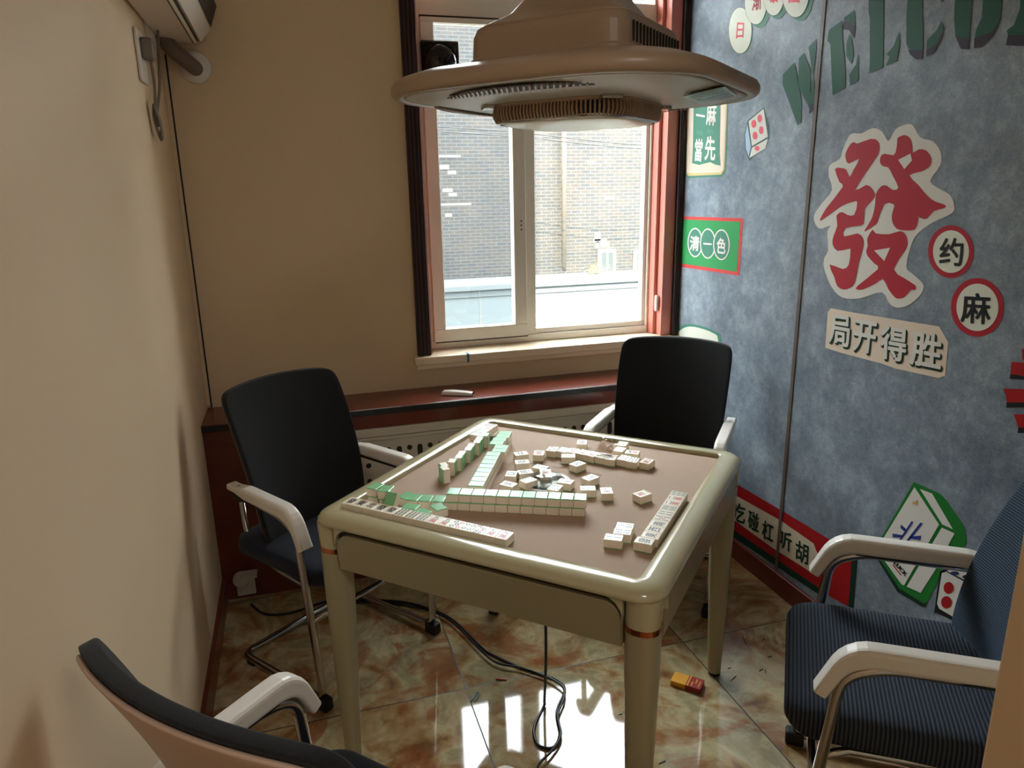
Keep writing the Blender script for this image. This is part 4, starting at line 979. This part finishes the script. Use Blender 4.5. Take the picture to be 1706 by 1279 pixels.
# ================================================================== CHAIRS
def sweep_rect(bm, pts, ws, hs, k=3):
    pts = [Vector(p) for p in pts]; rings = []
    for i, p in enumerate(pts):
        a, b = pts[max(i-1, 0)], pts[min(i+1, len(pts)-1)]; t = (b - a).normalized()
        s = Vector((1, 0, 0)); u = s.cross(t).normalized() * -1
        if u.length < .5: u = Vector((0, 0, 1))
        w, h = ws[i], hs[i]
        rings.append([p + s * x + u * y for x, y in rrect(w/2, min(w, h) * 0.26, k, h/2)])
    loft(bm, rings)
def make_chair(loc, fwd, label, seat_m='seatfab', back_m='fabric', rib=False, bk=0.0, bw=1.0, bz=0.0):
    rz = math.atan2(fwd[1], fwd[0]) + PI/2
    ch = empty('office_chair', (loc[0], loc[1], 0), rz, label, 'chair', 'visitor chairs with white armrests around the table')
    # one bent chrome tube: arm, front leg, floor runner, rear cross tube and back up
    half = [(0.236, 0.13 + bk, 0.628), (0.247, -0.10, 0.620), (0.25, -0.175, 0.585), (0.247, -0.225, 0.030), (0.245, 0.215, 0.0145)]
    full = [Vector(p) for p in half] + [Vector((-p[0], p[1], p[2])) for p in reversed(half)]
    fr = bmesh.new(); path = rounded_path(full, 0.05, 5)
    tube(fr, path, 0.0125, 12); frame = link('tube_frame', fr, 'chrome', ch, smooth=True)
    for s in (-1, 1):
        bm = bmesh.new(); box(bm, (s*0.246 - 0.018, -0.245, 0.0), (s*0.246 + 0.018, -0.195, 0.042)); link('foot_cap', bm, 'rubber', ch, bevel=0.006)
        bm = bmesh.new(); box(bm, (s*0.2445 - 0.014, 0.14, 0.0), (s*0.2445 + 0.014, 0.175, 0.018)); link('runner_pad', bm, 'rubber', frame, bevel=0.003)
        # armrest: long blade bending down at the front
        P = rounded_path([(s*0.238, 0.165 + bk, 0.652), (s*0.240, 0.10 + bk, 0.650), (s*0.248, -0.165, 0.642), (s*0.252, -0.212, 0.545)], 0.058, 6)
        n = len(P); ws = [0.036 + 0.008 * min(1, i / (n * .4)) for i in range(n)]
        hs = []
        for i in range(n):
            t = i / (n - 1); hs.append(0.02 if t < 0.18 else 0.02 + 0.022 * math.exp(-((t - 0.62) / 0.28) ** 2) + 0.004)
        bm = bmesh.new(); sweep_rect(bm, P, ws, hs); am = link('armrest', bm, 'arm', ch, smooth=False, bevel=0.0015)
        boxes('arm_slot', [((s*0.239 - 0.006, 0.10 + bk, 0.6598), (s*0.239 + 0.006, 0.145 + bk, 0.6608))], 'rubber', am)
        bm = bmesh.new(); box(bm, (s*0.242 - 0.012, -0.12, 0.618), (s*0.242 + 0.012, 0.14 + bk, 0.632)); link('arm_bracket', bm, 'rubber', ch, bevel=0.003)
        # seat side rail from the front leg to the back
        bm = bmesh.new(); tube(bm, [(s*0.246, -0.190, 0.385), (s*0.215, -0.14, 0.385), (s*0.20, 0.0, 0.382), (s*0.19, 0.15, 0.40), (s*0.185, 0.20 + bk, 0.47), (s*0.18, 0.215 + bk, 0.56)], 0.010, 10); link('seat_rail', bm, 'chrome', ch, smooth=True)
    bm = bmesh.new(); tube(bm, [(-0.246, -0.204, 0.30), (0.246, -0.204, 0.30)], 0.0095, 10); link('front_stretcher', bm, 'chrome', ch, smooth=True)
    # seat: thick pad with waterfall front
    zt, zb, fy = (0.482, 0.398, -0.272) if rib else (0.466, 0.402, -0.245)
    bm = bmesh.new(); cy_, hy_ = (fy + 0.225) / 2, (0.225 - fy) / 2
    def sring(ins, z, sag=0):
        return [Vector((x, cy_ + y, z - (0.012 * max(0, -(y / hy_) - 0.3)) * sag)) for x, y in rrect(0.236 - ins, max(0.07 - ins, 0.004), 8, hy_ - ins)]
    loft(bm, [sring(0.03, zb), sring(0.008, zb + 0.004), sring(0.0, zb + 0.018), sring(0.0, zt - 0.028, .5), sring(0.006, zt - 0.012, 1), sring(0.02, zt - 0.003, 1), sring(0.05, zt, 1), sring(0.12, zt - 0.004, 1), sring(0.2, zt - 0.008, 0)])
    link('seat', bm, 'ribseat' if rib else seat_m, ch, smooth=True)
    bm = bmesh.new(); box(bm, (-0.19, -0.16, 0.375), (0.19, 0.16, 0.402)); link('seat_pan', bm, 'rubber', ch, bevel=0.008)
    # backrest
    NU, NV = 28, 28
    def backp(u, v, off):
        z = 0.455 + 0.50 * v
        hw = 0.205 + 0.018 * math.sin(v * PI * 0.6)
        # rounded top / bottom corners
        zz = v; cr = 0.10
        yy = 0.105 + 0.135 * v ** 1.35 - 0.05 * u * u - 0.015 * math.sin(v * PI)
        z += -0.012 * u * u * v
        return Vector((u * hw * bw, yy + off + bk, z + bz * v))
    def outline(off, k=1.0):
        # superellipse mapping of the square so the corners come out rounded
        pass
    def sheet(bm, off, sx=1.0, v0=0.0, v1=1.0):
        g = []
        for j in range(NV+1):
            row = []
            for i in range(NU+1):
                a, b = -1 + 2*i/NU, -1 + 2*j/NV
                # squircle-like corner rounding
                m_ = max(abs(a), abs(b), 1e-6); l8 = max((abs(a)**15 + abs(b)**15) ** (1/15), 1e-6)
                k_ = m_ / l8; a2, b2 = a * k_, b * k_
                row.append(bm.verts.new(backp(a2 * sx, v0 + (v1 - v0) * (b2 + 1) / 2, off)))
            g.append(row)
        for j in range(NV):
            for i in range(NU): bm.faces.new((g[j][i], g[j][i+1], g[j+1][i+1], g[j+1][i]))
        return g
    def slab(name, o1, o2, m, sx=1.0, v0=0.0, v1=1.0):
        bm = bmesh.new(); a = sheet(bm, o1, sx, v0, v1); b = sheet(bm, o2, sx, v0, v1)
        def ringv(g): return [g[0][i] for i in range(NU)] + [g[j][NU] for j in range(NV)] + [g[NV][NU - i] for i in range(NU)] + [g[NV - j][0] for j in range(NV)]
        ra, rb_ = ringv(a), ringv(b); n = len(ra)
        for i in range(n): bm.faces.new((ra[i], ra[(i+1) % n], rb_[(i+1) % n], rb_[i]))
        return link(name, bm, m, ch, smooth=True, bevel=0.004)
    slab('backrest', -0.01, 0.017, 'ribback' if rib else back_m)
    sh = slab('back_shell', 0.0175, 0.027, 'shell', 0.975, 0.02, 0.982)
    return ch
make_chair((0.415, -0.674), (0.59, -0.81), 'dark chair with white armrests in the left corner by the radiator')
make_chair((1.703, -0.600), (-0.67, -0.74), 'dark chair with white armrests under the window against the mural wall')
make_chair((1.654, -1.896), (-0.79, 0.61), 'chair with thick ribbed navy seat and white armrests at the right edge', rib=True, bk=0.062)
make_chair((0.348, -2.014), (0.727, 0.686), 'chair seen from behind with beige back shell, nearest in the lower left', bw=1.07, bz=0.014)

# ================================================================== FLOOR THINGS
def cable(name, pts, r, label):
    bm = bmesh.new(); tube(bm, catmull(pts, 8), r, 8); return tag(link(name, bm, 'cable', smooth=True), label, 'cable')
z0 = 0.0045
def fl(u, v): 
    p = at(780 + u * .3282, 880 + v * .3281, z0); return (p.x, p.y, z0)
def fl4(u, v):
    p = at(320 + u * .3277, 860 + v * .3276, z0); return (p.x, p.y, z0)
back_part = [fl4(300, 445), fl4(370, 495), fl4(500, 490), fl4(700, 430), fl4(900, 425), fl4(1100, 440), fl4(1300, 510), fl4(1465, 660)]
hang = at(780 + 340*.3282, 880 + 478*.3281, 0.64)
c1 = [fl(120, 640), fl(250, 700), fl(370, 740), fl(450, 770), fl(490, 820), fl(450, 930), fl(465, 1040), fl(440, 1105), fl(395, 1115), fl(348, 1090), fl(335, 1010), fl(385, 900)]
x, y, _ = c1[-1]
ux, uy = TX + 0.02, TY - 0.02
cable('power_cable', back_part + c1 + [(x * .75 + 0.25 * 0.97, y * .75 + .25 * -1.30, 0.05), (0.96, -1.33, 0.30), (0.955, -1.335, 0.66)], 0.0045, 'black cable looping on the floor and rising to the underside of the table')
c2 = [(p_[0] - 0.012, p_[1] - 0.014, z0) for p_ in back_part[3:]] + [fl(0, 565), fl(130, 685), fl(270, 718), fl(400, 765), fl(480, 815), fl(487, 870), fl(455, 960), fl(470, 1060), fl(425, 1140), fl(360, 1210), fl(330, 1290)]
cable('power_cable', [(a, b, z0 + (0.0085 if 3 <= i <= 14 else 0.0)) for i, (a, b, _) in enumerate(c2)], 0.0038, 'second black cable running beside the looped one toward the near chair')
# yellow candy pack
p0, p1, p2 = at(1117, 1123, 0.02), at(1140, 1158, 0.02), at(1170, 1150, 0.02)
pk = empty('snack_packet', at(1143, 1140, 0).xyz, 0, 'small yellow and red snack packet on the floor tiles', 'packet')
dv = (p2.xy - p0.xy); an = math.atan2(-0.078, 0.075)
pk.rotation_euler[2] = an; pk.location = (1.467, -1.252, 0.0)
boxes('packet_box', [((-0.048, -0.026, 0.0), (0.048, 0.026, 0.018))], 'pack', pk, 0.002)
boxes('red_print_band', [((0.0, -0.0266, 0.0005), (0.0486, 0.0266, 0.0186))], 'packred', pk, 0.001)
boxes('yellow_print_stripes', [((0.004, -0.0268, 0.0187), (0.008, 0.0268, 0.0189)), ((0.016, -0.02, 0.0187), (0.02, 0.0, 0.0189)), ((0.026, -0.004, 0.0187), (0.03, 0.018, 0.0189)), ((0.038, -0.018, 0.0187), (0.041, 0.012, 0.0189))], 'pack', pk)
bm = bmesh.new(); p = at(835, 1131, 0.003); box(bm, (-0.018, -0.003, 0), (0.018, 0.003, 0.005)); o = link('orange_scrap', bm, 'rust', bevel=0.001); o.location = (p.x, p.y, 0); o.rotation_euler[2] = -0.5; tag(o, 'tiny orange stick on the floor left of the cables', 'litter')
p = at(793, 1161, 0.002); bm = bmesh.new(); tube(bm, catmull([(-.022, -.004, .002), (.0, -.006, .002), (.022, .0, .002), (.018, .006, .002), (-.012, .004, .002), (-.024, .008, .002)], 5), 0.0017, 6); o = link('hair_clip', bm, 'teal', smooth=True); o.location = (p.x, p.y, 0); o.rotation_euler[2] = 0.9; tag(o, 'small teal wire clip on the floor tiles', 'clip')
sc = [(1222,1130,.5),(1215,1113,.2),(1240,1067,1.2),(1282,1094,.1),(1272,1065,.6),(1268,1116,.3),(1275,1118,1.),(1040,1185,.7),(1034,1190,.1),(1048,1177,1.),(1103,1270,.2)]
for i, (a, b, c) in enumerate(sc):
    p = at(a, b, 0); bm = bmesh.new(); L = (0.016, 0.006, 0.022, 0.008, 0.007, 0.009, 0.008, 0.006, 0.007, 0.009, 0.012)[i]
    loft(bm, [[Vector((x, y, z)) for y, z in ((-.0015, 0), (.0015, 0), (.001, .002), (-.001, .002))] for x in (-L, 0, L)])
    o = link('floor_crumb', bm, 'dkdebris'); o.location = (p.x, p.y, 0.0); o.rotation_euler[2] = c
    tag(o, 'tiny dark crumb lying on the polished floor tiles', 'litter', 'crumbs scattered on the floor')

# ================================================================== OUTSIDE
struct('ground_yard', (-8, 0.36, -0.6), (14, 9, -0.5), 'ground')
bld = empty('brick_building', (4, 7, -0.5), 0, 'tall weathered brick building across the yard outside the window', 'building')
boxes('brick_wall', [((-10, 0, 0), (8, 0.4, 5.2))], 'brick', bld)
def bwin(cx, cz, w, h, parts):
    f = boxes('window', [((cx - w/2, -0.04, cz - h/2), (cx + w/2, 0.0, cz + h/2))], 'upvc', bld)
    boxes('pane', [((cx - w/2 + .04, -0.046, cz - h/2 + .05), (cx - .012, -0.04, cz + h/2 - .04)), ((cx + .012, -0.046, cz - h/2 + .05), (cx + w/2 - .04, -0.04, cz + h/2 - .04))], mat('dark_pane', (60, 66, 66), 0.1), f)
bwin(4.866 - 4, 0.47 + 0.5, 0.27, 0.40, 2)
bwin(5.42 - 4, 0.46 + 0.5, 0.22, 0.34, 2)
bm = bmesh.new()
for (x, z, w, h) in ((2.5,2.0,.4,.03),(2.47,1.86,.13,.06),(2.57,1.79,.12,.05),(2.5,1.56,.14,.05),(2.57,1.5,.12,.05),(2.6,1.37,.45,.03),(2.5,1.23,.1,.05),(4.76,.8,.22,.05),(4.72,.86,.1,.12),(4.84,.74,.14,.06),(4.72,.74,.06,.1),(4.6,1.9,.1,.05),(4.9,1.4,.16,.04)):
    box(bm, (x - 4 - w/2, -0.004, z + 0.5 - h/2), (x - 4 + w/2, 0.0, z + 0.5 + h/2))
link('mortar_patches', bm, mat('pale_mortar', (92, 90, 86), 0.9), bld)
dpz = bmesh.new(); tube(dpz, [(4.165, 6.93, 0.45), (4.165, 6.93, 4.7)], 0.035, 12); tag(link('downpipe', dpz, 'pipe', smooth=True), 'pale vertical downpipe on the brick building outside', 'pipe')
shd = empty('shed', (3, 6.2, -0.5), 0, 'low pale clad shed with a flat white roof in front of the brick building', 'shed')
boxes('cladding', [((-5, 0, 0), (6, 0.79, 0.80))], 'panel', shd)
boxes('fascia', [((-5.05, -0.05, 0.79), (6.05, 0.0, 0.83)), ((-5.05, -0.02, 0.70), (6.05, 0.0, 0.72))], 'roofpale', shd)
boxes('roof_sheet', [((-5.05, -0.05, 0.83), (6.05, 0.79, 0.85))], 'roofpale', shd)
boxes('cladding_joint', [((x, -0.004, 0), (x + 0.008, 0.0, 0.79)) for x in (-1.0, -0.3, .35, 1.05, 1.75, 2.4)], 'greycable', shd)
rnd = random.Random(5); bm = bmesh.new()
for i in range(70):
    c = Vector((rnd.gauss(0, .09), rnd.gauss(0, .06), abs(rnd.gauss(.06, .05)))); a = rnd.uniform(0, 6.3)
    u = Vector((math.cos(a), math.sin(a), rnd.uniform(-.4, .4))) * .035; v = Vector((-math.sin(a), math.cos(a), rnd.uniform(-.2, .6))) * .015
    bm.faces.new([bm.verts.new(c + q) for q in (-u, -v, u, v)])
for i in range(8):
    a = i * .785; tube(bm, [(0, 0, 0), (math.cos(a) * .05, math.sin(a) * .04, .07), (math.cos(a) * .1, math.sin(a) * .07, .11)], .003, 5)
pl = link('dry_shrub', bm, 'leafy'); pl.location = (4.6, 6.72, 0.354); tag(pl, 'small yellowish shrub on the shed roof by the brick wall window', 'plant')
for i, (za, zb, yy) in enumerate(((2.28, 2.05, 5.5), (2.22, 2.0, 5.4))):
    bm = bmesh.new(); tube(bm, catmull([(-4.0, 6.985, za + .9), (1.0, yy + .2, za + .1), (3.0, yy, za - .08), (5.0, yy, zb), (8, yy + .6, zb + .2), (11, 6.985, zb + .6)], 8), 0.006, 6)
    tag(link('overhead_wire', bm, 'cable'), 'overhead wire crossing before the brick building, %s one' % ('upper' if i == 0 else 'lower'), 'wire', 'overhead wires outside')
